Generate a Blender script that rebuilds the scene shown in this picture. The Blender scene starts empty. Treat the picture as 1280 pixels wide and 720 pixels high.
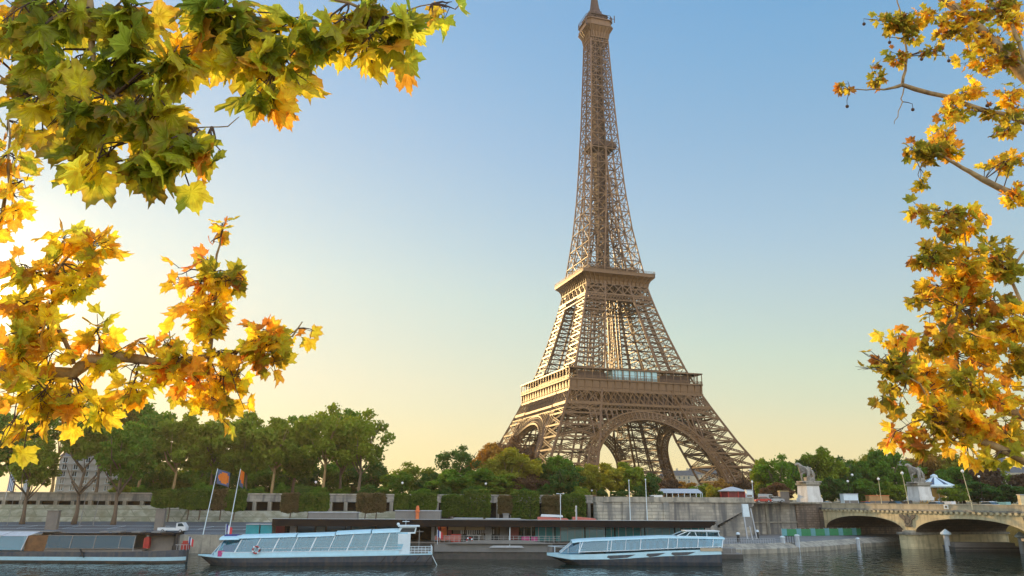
import bpy, math, random
import numpy as np
from mathutils import Vector, Matrix, Euler
R = math.radians
rnd = random.Random(7)
nr = np.random.default_rng(11)
scene = bpy.context.scene
col = scene.collection

# ------------------------------------------------------------------ camera
EYE = Vector((0.0, 0.0, 4.368))
PITCH, ROLL, FOC, PPY = 0.3167, 0.0054, 971.64, 305.14
cam_d = bpy.data.cameras.new('camera')
cam = bpy.data.objects.new('camera', cam_d)
col.objects.link(cam)
cam.location = EYE
cam.rotation_euler = (Matrix.Rotation(math.pi/2 + PITCH, 3, 'X') @ Matrix.Rotation(ROLL, 3, 'Z')).to_euler()
cam_d.sensor_width = 36.0
cam_d.lens = FOC/1280*36.0
cam_d.shift_y = -(360-PPY)/1280
cam_d.clip_start = 0.05
cam_d.clip_end = 9000
scene.camera = cam

# ------------------------------------------------------------------ sun and sky
SUN_EL, SUN_AZ = R(11.9), R(-34.5)          # azimuth from +Y, negative to the left
SUN = Vector((math.sin(SUN_AZ)*math.cos(SUN_EL), math.cos(SUN_AZ)*math.cos(SUN_EL), math.sin(SUN_EL)))
sd = bpy.data.lights.new('sun', 'SUN')
sd.energy = 5.0
sd.angle = R(0.6)
sd.color = (1.0, 0.62, 0.25)
sun = bpy.data.objects.new('sun', sd)
col.objects.link(sun)
sun.rotation_euler = SUN.to_track_quat('Z', 'Y').to_euler()
sun.location = (-40, 60, 90)

world = bpy.data.worlds.new('World')
scene.world = world
world.use_nodes = True
wt = world.node_tree
for n in list(wt.nodes): wt.nodes.remove(n)
def wn(t, **k):
    n = wt.nodes.new(t)
    for a, b in k.items(): setattr(n, a, b)
    return n
wout = wn('ShaderNodeOutputWorld')
tc = wn('ShaderNodeTexCoord')
sky = wn('ShaderNodeTexSky', sky_type='NISHITA', sun_disc=False)
sky.sun_elevation = SUN_EL
sky.sun_rotation = SUN_AZ
sky.air_density = 1.0; sky.dust_density = 0.0; sky.ozone_density = 2.0
b1 = wn('ShaderNodeBackground'); b1.inputs['Strength'].default_value = 0.05
mnk = wn('ShaderNodeVectorMath', operation='MINIMUM'); mnk.inputs[1].default_value = (4.0, 4.0, 4.0)   # the aureole of a veiled sun
wt.links.new(sky.outputs[0], mnk.inputs[0]); wt.links.new(mnk.outputs[0], b1.inputs['Color'])
sep = wn('ShaderNodeSeparateXYZ')
nrm = wn('ShaderNodeVectorMath', operation='NORMALIZE')
wt.links.new(tc.outputs['Generated'], nrm.inputs[0])
wt.links.new(nrm.outputs[0], sep.inputs[0])
ramp = wn('ShaderNodeValToRGB')
wt.links.new(sep.outputs['Z'], ramp.inputs[0])
SKY = [(0.0, (.76, .55, .15)), (.05, (.71, .59, .23)), (.11, (.54, .58, .37)), (.19, (.44, .53, .47)), (.30, (.29, .45, .56)), (.42, (.19, .365, .54)),
       (.56, (.105, .325, .57)), (1.0, (.08, .25, .52))]
cr = ramp.color_ramp
cr.interpolation = 'B_SPLINE'
while len(cr.elements) < len(SKY): cr.elements.new(0.5)
for e, (p_, c_) in zip(cr.elements, SKY):
    e.position = p_; e.color = (*c_, 1)
dot = wn('ShaderNodeVectorMath', operation='DOT_PRODUCT')
wt.links.new(nrm.outputs[0], dot.inputs[0])
dot.inputs[1].default_value = SUN
dmax = wn('ShaderNodeMath', operation='MAXIMUM'); dmax.inputs[1].default_value = 0.0
wt.links.new(dot.outputs['Value'], dmax.inputs[0])
prev = ramp.outputs[0]
for pw, cc in ((4, (.10, .07, .03)), (14, (.17, .13, .09)), (60, (.07, .055, .03)), (420, (1.3, 1.05, .6)), (30000, (50, 42, 28))):
    p_ = wn('ShaderNodeMath', operation='POWER'); p_.inputs[1].default_value = pw
    wt.links.new(dmax.outputs[0], p_.inputs[0])
    sc_ = wn('ShaderNodeVectorMath', operation='SCALE'); sc_.inputs[0].default_value = cc
    wt.links.new(p_.outputs[0], sc_.inputs['Scale'])
    ad = wn('ShaderNodeVectorMath', operation='ADD')
    wt.links.new(prev, ad.inputs[0]); wt.links.new(sc_.outputs[0], ad.inputs[1])
    prev = ad.outputs[0]
# added fill: sky brightened behind the camera to lift the shaded faces
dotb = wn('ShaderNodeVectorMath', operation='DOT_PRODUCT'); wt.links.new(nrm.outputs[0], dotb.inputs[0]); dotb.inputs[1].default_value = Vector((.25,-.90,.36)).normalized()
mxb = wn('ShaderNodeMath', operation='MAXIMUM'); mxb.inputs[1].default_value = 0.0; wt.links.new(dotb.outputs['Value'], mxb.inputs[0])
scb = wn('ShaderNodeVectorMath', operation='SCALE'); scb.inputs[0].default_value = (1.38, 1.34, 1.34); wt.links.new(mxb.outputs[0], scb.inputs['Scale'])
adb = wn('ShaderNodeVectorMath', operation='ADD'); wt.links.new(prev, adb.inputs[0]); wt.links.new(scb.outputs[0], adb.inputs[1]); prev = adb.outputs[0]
b2 = wn('ShaderNodeBackground'); b2.inputs['Strength'].default_value = 1.0
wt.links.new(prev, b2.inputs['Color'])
ads = wn('ShaderNodeAddShader')
wt.links.new(b1.outputs[0], ads.inputs[0]); wt.links.new(b2.outputs[0], ads.inputs[1])
wt.links.new(ads.outputs[0], wout.inputs['Surface'])

vs = scene.view_settings
scene.display_settings.display_device = 'sRGB'
vs.view_transform = 'Standard'; vs.look = 'None'; vs.exposure = 0.0; vs.gamma = 1.0; vs.use_curve_mapping = False
scene.cycles.max_bounces = 7
scene.cycles.transparent_max_bounces = 8
scene.cycles.caustics_reflective = False
scene.cycles.caustics_refractive = False

# ------------------------------------------------------------------ helpers
def S(px, py, Y):
    """point seen at pixel (px, py) of the 1280 wide photo, Y metres ahead of the eye"""
    u, v = px-640, py-PPY
    c, s = math.cos(ROLL), math.sin(ROLL)
    u, v = c*u+s*v, -s*u+c*v
    y = FOC*math.cos(PITCH)+v*math.sin(PITCH)
    z = FOC*math.sin(PITCH)-v*math.cos(PITCH)
    return Vector((u*Y/y, Y, EYE.z+z*Y/y))
def SX(px, Y): return S(px, 625, Y).x
def SZ(py, Y, px=640): return S(px, py, Y).z

def mat(name, color=(.5, .5, .5), rough=.7, metal=0.0, spec=.5, noise=None, bump=None, streak=None, brick=None, trans=None, coord='Object', attr=None, alpha_glass=None, emit=None):
    """procedural material: noise=(scale, amount[, colour2]) mottles, streak=(scale, colour) stains, brick=(w,h,mortar colour) courses"""
    m = bpy.data.materials.new(name); m.use_nodes = True
    t = m.node_tree; b = t.nodes['Principled BSDF']
    L = t.links.new
    b.inputs['Roughness'].default_value = rough
    b.inputs['Metallic'].default_value = metal
    b.inputs['Specular IOR Level'].default_value = spec
    tcn = t.nodes.new('ShaderNodeTexCoord'); co = tcn.outputs[coord]
    rgb = t.nodes.new('ShaderNodeRGB'); rgb.outputs[0].default_value = (*color, 1); cur = rgb.outputs[0]
    if attr:
        a = t.nodes.new('ShaderNodeAttribute'); a.attribute_name = attr; cur = a.outputs['Color']
    def mix(a, bcol, fac, mode='MIX'):
        mx = t.nodes.new('ShaderNodeMix'); mx.data_type = 'RGBA'; mx.blend_type = mode
        if hasattr(fac, 'name'): L(fac, mx.inputs[0])
        else: mx.inputs[0].default_value = fac
        L(a, mx.inputs[6])
        if isinstance(bcol, tuple): mx.inputs[7].default_value = (*bcol, 1)
        else: L(bcol, mx.inputs[7])
        return mx.outputs[2]
    def mr(v, a0, a1, b0, b1_):
        n = t.nodes.new('ShaderNodeMapRange'); L(v, n.inputs[0])
        for i, x in enumerate((a0, a1, b0, b1_)): n.inputs[i+1].default_value = x
        return n.outputs[0]
    if brick:
        mp = t.nodes.new('ShaderNodeSeparateXYZ'); L(co, mp.inputs[0])
        ad_ = t.nodes.new('ShaderNodeMath'); L(mp.outputs[0], ad_.inputs[0]); L(mp.outputs[1], ad_.inputs[1])
        cb = t.nodes.new('ShaderNodeCombineXYZ'); L(ad_.outputs[0], cb.inputs[0]); L(mp.outputs[2], cb.inputs[1])
        br = t.nodes.new('ShaderNodeTexBrick'); L(cb.outputs[0], br.inputs['Vector'])
        br.inputs['Scale'].default_value = 1.0
        br.inputs['Brick Width'].default_value = brick[0]; br.inputs['Row Height'].default_value = brick[1]
        br.inputs['Mortar Size'].default_value = brick[3] if len(brick) > 3 else .03
        br.inputs['Color1'].default_value = (1, 1, 1, 1); br.inputs['Color2'].default_value = (.72, .72, .72, 1)
        br.inputs['Mortar'].default_value = (*brick[2], 1)
        cur = mix(cur, br.outputs['Color'], 1.0, 'MULTIPLY')
    if noise:
        nz = t.nodes.new('ShaderNodeTexNoise'); L(co, nz.inputs['Vector'])
        nz.inputs['Scale'].default_value = noise[0]; nz.inputs['Detail'].default_value = 6; nz.inputs['Roughness'].default_value = .65
        c2 = noise[2] if len(noise) > 2 else tuple(x*.45 for x in color)
        cur = mix(cur, c2, mr(nz.outputs[0], .40, .64, 0, noise[1]))
    if streak:
        mp2 = t.nodes.new('ShaderNodeMapping'); L(co, mp2.inputs[0]); mp2.inputs['Scale'].default_value = (streak[0], streak[0], streak[0]*.14)
        nz = t.nodes.new('ShaderNodeTexNoise'); L(mp2.outputs[0], nz.inputs['Vector']); nz.inputs['Detail'].default_value = 5
        nz.inputs['Scale'].default_value = 1.0
        cur = mix(cur, streak[1], mr(nz.outputs[0], .48, .62, 0, streak[2] if len(streak) > 2 else .8))
    L(cur, b.inputs['Base Color'])
    if bump:
        nz = t.nodes.new('ShaderNodeTexNoise'); L(co, nz.inputs['Vector']); nz.inputs['Scale'].default_value = bump[0]; nz.inputs['Detail'].default_value = 4
        bp = t.nodes.new('ShaderNodeBump'); bp.inputs['Strength'].default_value = bump[1]; bp.inputs['Distance'].default_value = bump[2] if len(bump) > 2 else .1
        L(nz.outputs[0], bp.inputs['Height']); L(bp.outputs[0], b.inputs['Normal'])
    if emit:
        b.inputs['Emission Color'].default_value = (*emit[0], 1); b.inputs['Emission Strength'].default_value = emit[1]
    if trans:
        tr = t.nodes.new('ShaderNodeBsdfTranslucent')
        hs = t.nodes.new('ShaderNodeHueSaturation'); L(cur, hs.inputs['Color']); hs.inputs['Value'].default_value = trans[1]; hs.inputs['Saturation'].default_value = 1.15
        L(hs.outputs[0], tr.inputs[0])
        ms = t.nodes.new('ShaderNodeMixShader'); ms.inputs[0].default_value = trans[0]
        L(b.outputs[0], ms.inputs[1]); L(tr.outputs[0], ms.inputs[2])
        L(ms.outputs[0], t.nodes['Material Output'].inputs[0])
    if alpha_glass is not None:
        tp = t.nodes.new('ShaderNodeBsdfTransparent'); tp.inputs[0].default_value = (*color, 1)
        gl = t.nodes.new('ShaderNodeBsdfGlossy'); gl.inputs['Roughness'].default_value = .05; gl.inputs[0].default_value = (.60,.88,1,1)
        fr = t.nodes.new('ShaderNodeFresnel'); fr.inputs[0].default_value = 1.5
        am = t.nodes.new('ShaderNodeMath'); am.operation = 'ADD'; am.inputs[1].default_value = alpha_glass; am.use_clamp = True
        L(fr.outputs[0], am.inputs[0])
        ms = t.nodes.new('ShaderNodeMixShader'); L(am.outputs[0], ms.inputs[0]); L(tp.outputs[0], ms.inputs[1]); L(gl.outputs[0], ms.inputs[2])
        L(ms.outputs[0], t.nodes['Material Output'].inputs[0])
    return m

class MB:
    def __init__(s): s.v = []; s.f = []; s.m = []
    def add(s, vs_, fs, mi=0):
        o = len(s.v); s.v += [tuple(p) for p in vs_]; s.f += [tuple(i+o for i in f) for f in fs]; s.m += [mi]*len(fs)
    def box(s, x0, x1, y0, y1, z0, z1, mi=0):
        s.add([(x0,y0,z0),(x1,y0,z0),(x1,y1,z0),(x0,y1,z0),(x0,y0,z1),(x1,y0,z1),(x1,y1,z1),(x0,y1,z1)],
              [(0,3,2,1),(4,5,6,7),(0,1,5,4),(1,2,6,5),(2,3,7,6),(3,0,4,7)], mi)
    def bar(s, a, b, w, d=None, mi=0, caps=False):
        a = Vector(a); b = Vector(b); t = b-a
        if t.length < 1e-6: return
        t.normalize(); d = d or w
        up = Vector((0,0,1)) if abs(t.z) < .9 else Vector((0,1,0))
        n = t.cross(up).normalized(); m = n.cross(t)
        n = n*(w/2); m = m*(d/2)
        fs = [(0,1,5,4),(1,2,6,5),(2,3,7,6),(3,0,4,7)]
        if caps: fs += [(3,2,1,0),(4,5,6,7)]
        s.add([a-n-m,a+n-m,a+n+m,a-n+m,b-n-m,b+n-m,b+n+m,b-n+m], fs, mi)
    def tube(s, pts, rad, n=6, mi=0):
        pts = [Vector(p) for p in pts]
        if not hasattr(rad, '__len__'): rad = [rad]*len(pts)
        o = len(s.v); ref = Vector((.31,.17,.93))
        for i, p in enumerate(pts):
            t = (pts[min(i+1,len(pts)-1)]-pts[max(i-1,0)]).normalized()
            if abs(t.dot(ref)) > .97: ref = Vector((.9,.2,-.3))
            a = t.cross(ref).normalized(); b = t.cross(a)
            for k in range(n):
                q = 2*math.pi*k/n
                s.v.append(tuple(p+(a*math.cos(q)+b*math.sin(q))*rad[i]))
        for i in range(len(pts)-1):
            for k in range(n):
                k2 = (k+1) % n
                s.f.append((o+i*n+k, o+i*n+k2, o+(i+1)*n+k2, o+(i+1)*n+k)); s.m.append(mi)
        s.f.append(tuple(o+k for k in range(n))[::-1]); s.f.append(tuple(o+(len(pts)-1)*n+k for k in range(n))); s.m += [mi, mi]
    def lathe(s, prof, c=(0,0,0), n=16, mi=0, a0=0, a1=2*math.pi):
        o = len(s.v); full = abs(a1-a0-2*math.pi) < 1e-6; N = n if full else n+1
        for r, z in prof:
            for k in range(N):
                q = a0+(a1-a0)*k/n
                s.v.append((c[0]+r*math.cos(q), c[1]+r*math.sin(q), c[2]+z))
        for i in range(len(prof)-1):
            for k in range(n):
                k2 = (k+1) % N
                s.f.append((o+i*N+k, o+i*N+k2, o+(i+1)*N+k2, o+(i+1)*N+k)); s.m.append(mi)
    def prism(s, poly, axis, a, b, mi=0):
        """poly of 2D points extruded along axis 'x'|'y'|'z' from a to b"""
        n = len(poly)
        def P(p, t):
            return {'x': (t,p[0],p[1]), 'y': (p[0],t,p[1]), 'z': (p[0],p[1],t)}[axis]
        vs_ = [P(p,a) for p in poly]+[P(p,b) for p in poly]
        s.add(vs_, [tuple(range(n))[::-1], tuple(range(n,2*n))]+[(i,(i+1)%n,n+(i+1)%n,n+i) for i in range(n)], mi)
    def xform(s, M, start=0):
        for i in range(start, len(s.v)): s.v[i] = tuple(M @ Vector(s.v[i]))
        return s
    def build(s, name, mats, parent=None, smooth=False, attr=None, fix=True):
        me = bpy.data.meshes.new(name); me.from_pydata(s.v, [], s.f)
        if not isinstance(mats, (list, tuple)): mats = [mats]
        for m_ in mats: me.materials.append(m_)
        if len(mats) > 1: me.polygons.foreach_set('material_index', s.m)
        if smooth: me.polygons.foreach_set('use_smooth', [True]*len(s.f))
        if fix:
            import bmesh
            if len(s.f) < 20000:
                bm = bmesh.new(); bm.from_mesh(me); bmesh.ops.recalc_face_normals(bm, faces=bm.faces); bm.to_mesh(me); bm.free()
        me.update()
        o = bpy.data.objects.new(name, me); col.objects.link(o)
        if parent: o.parent = parent
        return o

def tag(o, label=None, cat=None, group=None, kind=None):
    if label: o['label'] = label
    if cat: o['category'] = cat
    if group: o['group'] = group
    if kind: o['kind'] = kind
    return o
def empty(name, loc=(0,0,0), rz=0, label=None, cat=None, group=None):
    o = bpy.data.objects.new(name, None); col.objects.link(o)
    o.location = loc; o.rotation_euler = (0,0,rz)
    return tag(o, label, cat, group)
def copy_tree(o, parent=None):
    c = o.copy(); col.objects.link(c)
    if parent: c.parent = parent
    for ch in o.children: copy_tree(ch, c)
    return c
def pw(tab):
    xs = [a for a, b in tab]; ys = [b for a, b in tab]
    def f(h): return float(np.interp(h, xs, ys))
    return f

# ------------------------------------------------------------------ materials
M = {}
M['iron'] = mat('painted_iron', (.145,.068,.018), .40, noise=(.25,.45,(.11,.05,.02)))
M['iron_dark'] = mat('dark_iron_painted_shade', (.05,.02,.009), .6, noise=(.4,.4,(.08,.04,.025)))  # dark iron; on inner faces its tone is painted-in shade
M['iron_frieze'] = mat('painted_iron_plate', (.155,.076,.023), .5, noise=(.5,.4,(.12,.06,.025)), streak=(.8,(.10,.05,.02),.5))
M['glass'] = mat('blue_glass', (.30,.55,.60), .08, spec=.9)
M['glass_dark'] = mat('dark_glass', (.03,.05,.06), .08, spec=.8)
M['stone'] = mat('grey_stone_blocks', (.45,.40,.32), .85, brick=(2.2,.7,(.55,.55,.55),.035), noise=(.22,.75,(.15,.15,.145)), streak=(.55,(.10,.10,.10),.85), bump=(2.0,.4,.06))
M['stone_pale'] = mat('pale_stone_blocks', (.62,.55,.42), .85, brick=(3.2,.8,(.35,.35,.34),.07), noise=(.18,.85,(.20,.20,.19)), streak=(.45,(.13,.13,.125),.85), bump=(2.0,.4,.06))
M['stone_brown'] = mat('brown_stone_blocks', (.30,.22,.16), .9, brick=(1.6,.6,(.35,.33,.3),.06), noise=(.5,.6,(.13,.10,.08)), streak=(.7,(.08,.07,.06),.7))
M['stone_cap'] = mat('weathered_coping', (.40,.36,.28), .85, noise=(.5,.7,(.20,.18,.15)), streak=(.9,(.12,.12,.11),.6))
M['bank'] = mat('mossy_bank_slabs', (.46,.43,.32), .9, brick=(5.5,1.6,(.45,.42,.38),.10), noise=(.35,.8,(.19,.19,.11)), streak=(.6,(.20,.18,.10),.7), bump=(1.5,.5,.1))
M['bridge'] = mat('cream_bridge_stone', (.80,.66,.38), .85, brick=(2.4,.75,(.86,.84,.80),.02), noise=(.35,.25,(.45,.37,.22)), streak=(1.1,(.24,.19,.11),.4), bump=(3.0,.3,.05))
M['bridge_under'] = mat('arch_stone_painted_shade', (.16,.12,.09), .9, brick=(1.6,.6,(.4,.4,.4),.05), noise=(.6,.6,(.06,.05,.04)))  # undersides coloured darker, standing for the shade under the bridge
M['white_stone'] = mat('white_pedestal_stone', (.72,.70,.66), .8, noise=(.8,.35,(.45,.43,.39)), streak=(1.2,(.40,.37,.33),.4))
M['statue'] = mat('weathered_statue_stone', (.36,.33,.28), .85, noise=(1.6,.7,(.12,.11,.10)))
M['asphalt'] = mat('asphalt', (.10,.11,.12), .85, noise=(.3,.5,(.06,.065,.07)))
M['paving'] = mat('quay_paving', (.25,.245,.235), .85, brick=(1.2,1.2,(.6,.6,.6),.04), noise=(.25,.6,(.13,.13,.13)))
M['ground'] = mat('park_ground', (.12,.11,.07), .95, noise=(.05,.8,(.07,.09,.03)))
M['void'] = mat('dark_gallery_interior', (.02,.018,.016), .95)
M['white'] = mat('white_paint', (.66,.77,.82), .35, noise=(1.2,.25,(.5,.54,.55)))
M['hull_dark'] = mat('dark_hull_paint', (.04,.055,.08), .4, noise=(.8,.6,(.10,.10,.10)), streak=(1.5,(.14,.12,.10),.35))
M['hull_pale'] = mat('pale_blue_hull_paint', (.44,.69,.78), .4, noise=(.8,.3,(.35,.46,.50)))
M['hull_low'] = mat('boot_topping', (.085,.075,.065), .6, noise=(.9,.7,(.035,.04,.035)), streak=(1.6,(.06,.05,.05),.6))
M['boat_glass'] = mat('boat_window_glass', (.26,.60,.74), .05, alpha_glass=.13)
M['boat_glass_dark'] = mat('dark_window_glass', (.07,.12,.15), .06, alpha_glass=.04)
M['seat'] = mat('boat_seat_shell', (.14,.24,.29), .6, noise=(2.0,.4,(.06,.13,.17)))
M['magenta'] = mat('magenta_cloth', (.50,.06,.22), .7, noise=(3,.3))
M['red'] = mat('red_paint', (.45,.035,.025), .5, noise=(1.5,.4))
M['dark_red'] = mat('dark_red_panel', (.20,.018,.02), .5, noise=(1.0,.5))
M['orange'] = mat('orange_paint', (.75,.18,.05), .5, noise=(2,.3))
M['salmon'] = mat('salmon_canvas', (.60,.17,.13), .7, noise=(2,.3))
M['teal'] = mat('teal_panel', (.02,.30,.34), .45, noise=(1.0,.35))
M['char'] = mat('charcoal_roof_metal', (.022,.017,.015), .95, spec=.15, noise=(.6,.4,(.014,.011,.01)))
M['grey'] = mat('grey_panel', (.22,.21,.195), .7, noise=(.8,.4,(.15,.145,.135)))
M['taupe'] = mat('taupe_panel', (.19,.165,.14), .7, noise=(.8,.3))
M['lightgrey'] = mat('light_grey_metal', (.48,.50,.52), .5, noise=(1.5,.35))
M['steel'] = mat('galvanised_steel', (.45,.47,.48), .4, metal=.4, noise=(2,.3))
M['black'] = mat('black_rubber', (.02,.02,.02), .6, noise=(3,.3))
M['globe'] = mat('opal_lamp_globe', (.85,.84,.80), .3, noise=(2,.1))
M['bark'] = mat('tree_bark', (.15,.105,.07), .9, noise=(2.0,.6,(.07,.05,.035)), bump=(5,.5,.05))
M['bark_pale'] = mat('mottled_plane_bark', (.36,.24,.10), .8, noise=(9.0,.85,(.16,.10,.045)), bump=(14,.5,.02))
M['navy'] = mat('navy_cloth', (.02,.03,.20), .7, noise=(3,.2))
M['flag_white'] = mat('white_cloth', (.80,.80,.80), .7, noise=(3,.1))
M['flag_red'] = mat('red_cloth', (.60,.03,.04), .7, noise=(3,.2))
M['flag_orange'] = mat('orange_cloth', (.85,.22,.03), .6, noise=(3,.15), trans=(.4,1.0))
M['flag_blue'] = mat('slate_blue_cloth', (.10,.14,.24), .7, noise=(3,.2), trans=(.3,1.0))
M['green_f'] = mat('green_hoarding', (.03,.24,.09), .5, noise=(1.5,.3))
M['teal_f'] = mat('blue_green_hoarding', (.12,.34,.36), .5, noise=(1.5,.3))

def leafmat(name, c, c2, tr=.35):
    return mat(name, c, .65, spec=.25, noise=(.45,.9,c2), trans=(tr,1.6), coord='Object')
LM = {'green': leafmat('mid_green_leaves', (.11,.21,.016), (.07,.14,.014)),
      'dark': leafmat('dark_green_leaves', (.065,.135,.022), (.04,.09,.018)),
      'olive': leafmat('olive_leaves', (.20,.25,.018), (.10,.16,.015)),
      'yellow': leafmat('yellow_green_leaves', (.34,.30,.025), (.15,.17,.02)),
      'amber': leafmat('amber_leaves', (.40,.20,.03), (.16,.12,.02)),
      'rust': leafmat('rusty_leaves', (.15,.085,.045), (.07,.045,.03))}
LM['hedge'] = leafmat('clipped_hedge_leaves', (.11,.17,.02), (.055,.095,.015))
LM['hedge_brown'] = leafmat('browning_hedge_leaves', (.17,.12,.055), (.09,.09,.03))

# ------------------------------------------------------------------ setting: river, banks, ground
def water_mat():
    m = bpy.data.materials.new('river_water'); m.use_nodes = True
    t = m.node_tree; b = t.nodes['Principled BSDF']; L = t.links.new
    b.inputs['Base Color'].default_value = (.003,.022,.018,1)
    b.inputs['Roughness'].default_value = .04
    b.inputs['IOR'].default_value = 1.333; b.inputs['Specular IOR Level'].default_value = .17
    tcn = t.nodes.new('ShaderNodeTexCoord')
    mp = t.nodes.new('ShaderNodeMapping'); mp.inputs['Scale'].default_value = (1.0,.42,1); L(tcn.outputs['Object'], mp.inputs[0])
    n1 = t.nodes.new('ShaderNodeTexNoise'); n1.inputs['Scale'].default_value = .62; n1.inputs['Detail'].default_value = 3; n1.inputs['Roughness'].default_value = .5
    n1.inputs['Distortion'].default_value = .6
    n2 = t.nodes.new('ShaderNodeTexNoise'); n2.inputs['Scale'].default_value = 2.2; n2.inputs['Detail'].default_value = 3
    L(mp.outputs[0], n1.inputs['Vector']); L(mp.outputs[0], n2.inputs['Vector'])
    bp = t.nodes.new('ShaderNodeBump'); bp.inputs['Distance'].default_value = .30; bp.inputs['Strength'].default_value = .6
    bp2 = t.nodes.new('ShaderNodeBump'); bp2.inputs['Distance'].default_value = .02; bp2.inputs['Strength'].default_value = .5
    L(n1.outputs[0], bp.inputs['Height']); L(n2.outputs[0], bp2.inputs['Height']); L(bp.outputs[0], bp2.inputs['Normal'])
    L(bp2.outputs[0], b.inputs['Normal'])
    return m
M['water'] = water_mat()
def sheet(name, pts, m, kind='structure'):
    mb = MB(); mb.add(pts, [tuple(range(len(pts)))])
    o = mb.build(name, m); tag(o, kind=kind)
    return o
WZ, GZ = -6.4, 3.6
sheet('river', [(-2500,-60,WZ),(2500,-60,WZ),(2500,420,WZ),(-2500,420,WZ)], M['water'])
T0 = Vector((49.9,408.5)); CT, ST = math.cos(.3108), math.sin(.3108)
def TB(xp, yp, z=0):      # tower frame -> world
    return Vector((T0.x+CT*xp-ST*yp, T0.y+ST*xp+CT*yp, z))
def BU(u, v, z=0):        # bridge frame: u along the deck from the far bank, v downstream
    return TB(-20+v, -183-u, z)
wl0, wl1 = Vector((-330,177)), Vector((SX(741,203),203))
st0, st1, st2 = Vector((SX(745,198),198)), Vector((SX(942,208),208)), Vector((SX(1030,219),219))
rb = BU(0,0); rb2 = BU(-2,600)
land = [(wl0.x,wl0.y+2),(wl1.x,wl1.y+2),(st0.x,st0.y+1),(st1.x,st1.y+5),(rb.x,rb.y+2),(rb2.x,rb2.y),(4500,400),(4500,6500),(-4500,6500),(-4500,wl0.y)]
sheet('park_ground', [(x,y,GZ) for x, y in land], M['ground'])
# our own bank, under the photographer
mb = MB(); mb.box(-400,400,-60,7.5,WZ-2,2.70)
tag(mb.build('near_bank', M['paving']), kind='structure')
# lower quays on the far bank
qe = [(-330,160),(-66,161),(-48,161)]
sheet('quay_road', [(-330,169.5,-3.05),(-46,169.5,-3.05),(-46,189,-1.0),(-330,189,-1.0)], M['asphalt'])
mb = MB()
for yy, zz in ((172.5,-2.73),(177.5,-2.21),(182,-1.73)):
    mb.add([(-320,yy,zz+.012),(-47,yy,zz+.012),(-47,yy+.22,zz+.03),(-320,yy+.22,zz+.03)], [(0,1,2,3)])
for k in range(26):
    x = -300+k*9.7; mb.add([(x,177.6,-2.16),(x+.22,177.6,-2.16),(x+2.2,182,-1.70),(x+1.98,182,-1.70)], [(0,1,2,3)])
tag(mb.build('road_markings', M['white']), kind='structure')
edge = [(-46,169.5),(0,169.5),(40,174),(58,182),(72,193),(86,206),(104,220),(113,236)]
lq = [(x,y,-4.50) for x, y in edge]+[(113,250,-4.2),(88,240,-4.1),(60,222,-4.1),(20,210,-4.1),(-46,196,-4.3)]
sheet('lower_quay', lq, M['paving'])
mb = MB()
e2 = [(-330,161)]+[(-46,161)]
mb.box(-330,-46.0,168.9,169.9,WZ-1.5,-2.9)
tag(mb.build('quay_kerb_wall', M['stone_cap']), kind='structure')
mb = MB()
eo = []
for i, (x, y) in enumerate(edge):
    q0, q1 = Vector(edge[max(i-1,0)]), Vector(edge[min(i+1,len(edge)-1)]); d = (q1-q0).normalized(); eo.append(Vector((x+d.y*2.4, y-d.x*2.4)))
for i in range(len(edge)-1):
    (x0,y0),(x1,y1) = edge[i], edge[i+1]; p0, p1 = eo[i], eo[i+1]
    mb.add([(p0.x,p0.y,WZ-.8),(p1.x,p1.y,WZ-.8),(p1.x,p1.y,-5.5),(p0.x,p0.y,-5.5),(x1,y1,-4.49),(x0,y0,-4.49)], [(0,1,2,3),(3,2,4,5)])
tag(mb.build('quay_revetment', M['stone_cap']), kind='structure')

# arcaded wall ------------------------------------------------------
def frame_of(a, b):
    d = (b-a).normalized(); return Matrix(((d.x,-d.y,0,a.x),(d.y,d.x,0,a.y),(0,0,1,0),(0,0,0,1))), (b-a).length
AW = empty('arcade_wall', (wl0.x,wl0.y,0), math.atan2(wl1.y-wl0.y, wl1.x-wl0.x),
           'long weathered embankment wall with a row of dark rectangular openings behind the clipped hedges', 'wall')
Mw, Lw = frame_of(wl0, wl1)
def along(px):           # distance along the wall line of the pixel column
    for _ in range(1):
        k = (px-640)/FOC
    d = (wl1-wl0).normalized(); kk = SX(px, 1000)/1000
    # a + t d on ray x = kk*y
    return (kk*wl0.y-wl0.x)/(d.x-kk*d.y)
mb = MB(); mb.box(0,Lw,0,1.2,3.45,5.05); mb.box(0,Lw,-.12,.0,3.40,3.62); mb.build('parapet', M['stone'], AW)
mb = MB(); mb.box(0,Lw+.02,-.22,1.35,5.052,5.34); mb.build('coping', M['stone_cap'], AW)
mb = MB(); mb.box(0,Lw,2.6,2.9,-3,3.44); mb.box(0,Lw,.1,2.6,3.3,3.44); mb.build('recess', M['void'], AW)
s1, s2 = along(238), along(548)
mb = MB(); mb.box(0,s1,.05,1.1,-3.5,2.5); mb.box(s1+.002,s2,.05,1.1,-3.5,1.35); mb.box(s2+.002,Lw,.05,1.1,-5,-.3); mb.build('lower_wall', M['stone'], AW)
pil = None
px = -60.0
while px < 741:
    s = along(px)
    b = 2.5 if s < s1 else (1.35 if s < s2 else -.3)
    w = .5 if px < 548 else .42
    if pil is None:
        mb = MB(); mb.box(-.5,.5,0,1.15,-1.15,0); pil = p_ = mb.build('pillar', M['stone_cap'], AW)
    else: p_ = pil.copy(); col.objects.link(p_); p_.parent = AW
    p_.location = (s,-.02,3.40); p_.scale = (w*1.6,1,(3.40-b)/1.15)
    px += 21.6 if px < 238 else 19.0
mb = MB()
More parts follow.
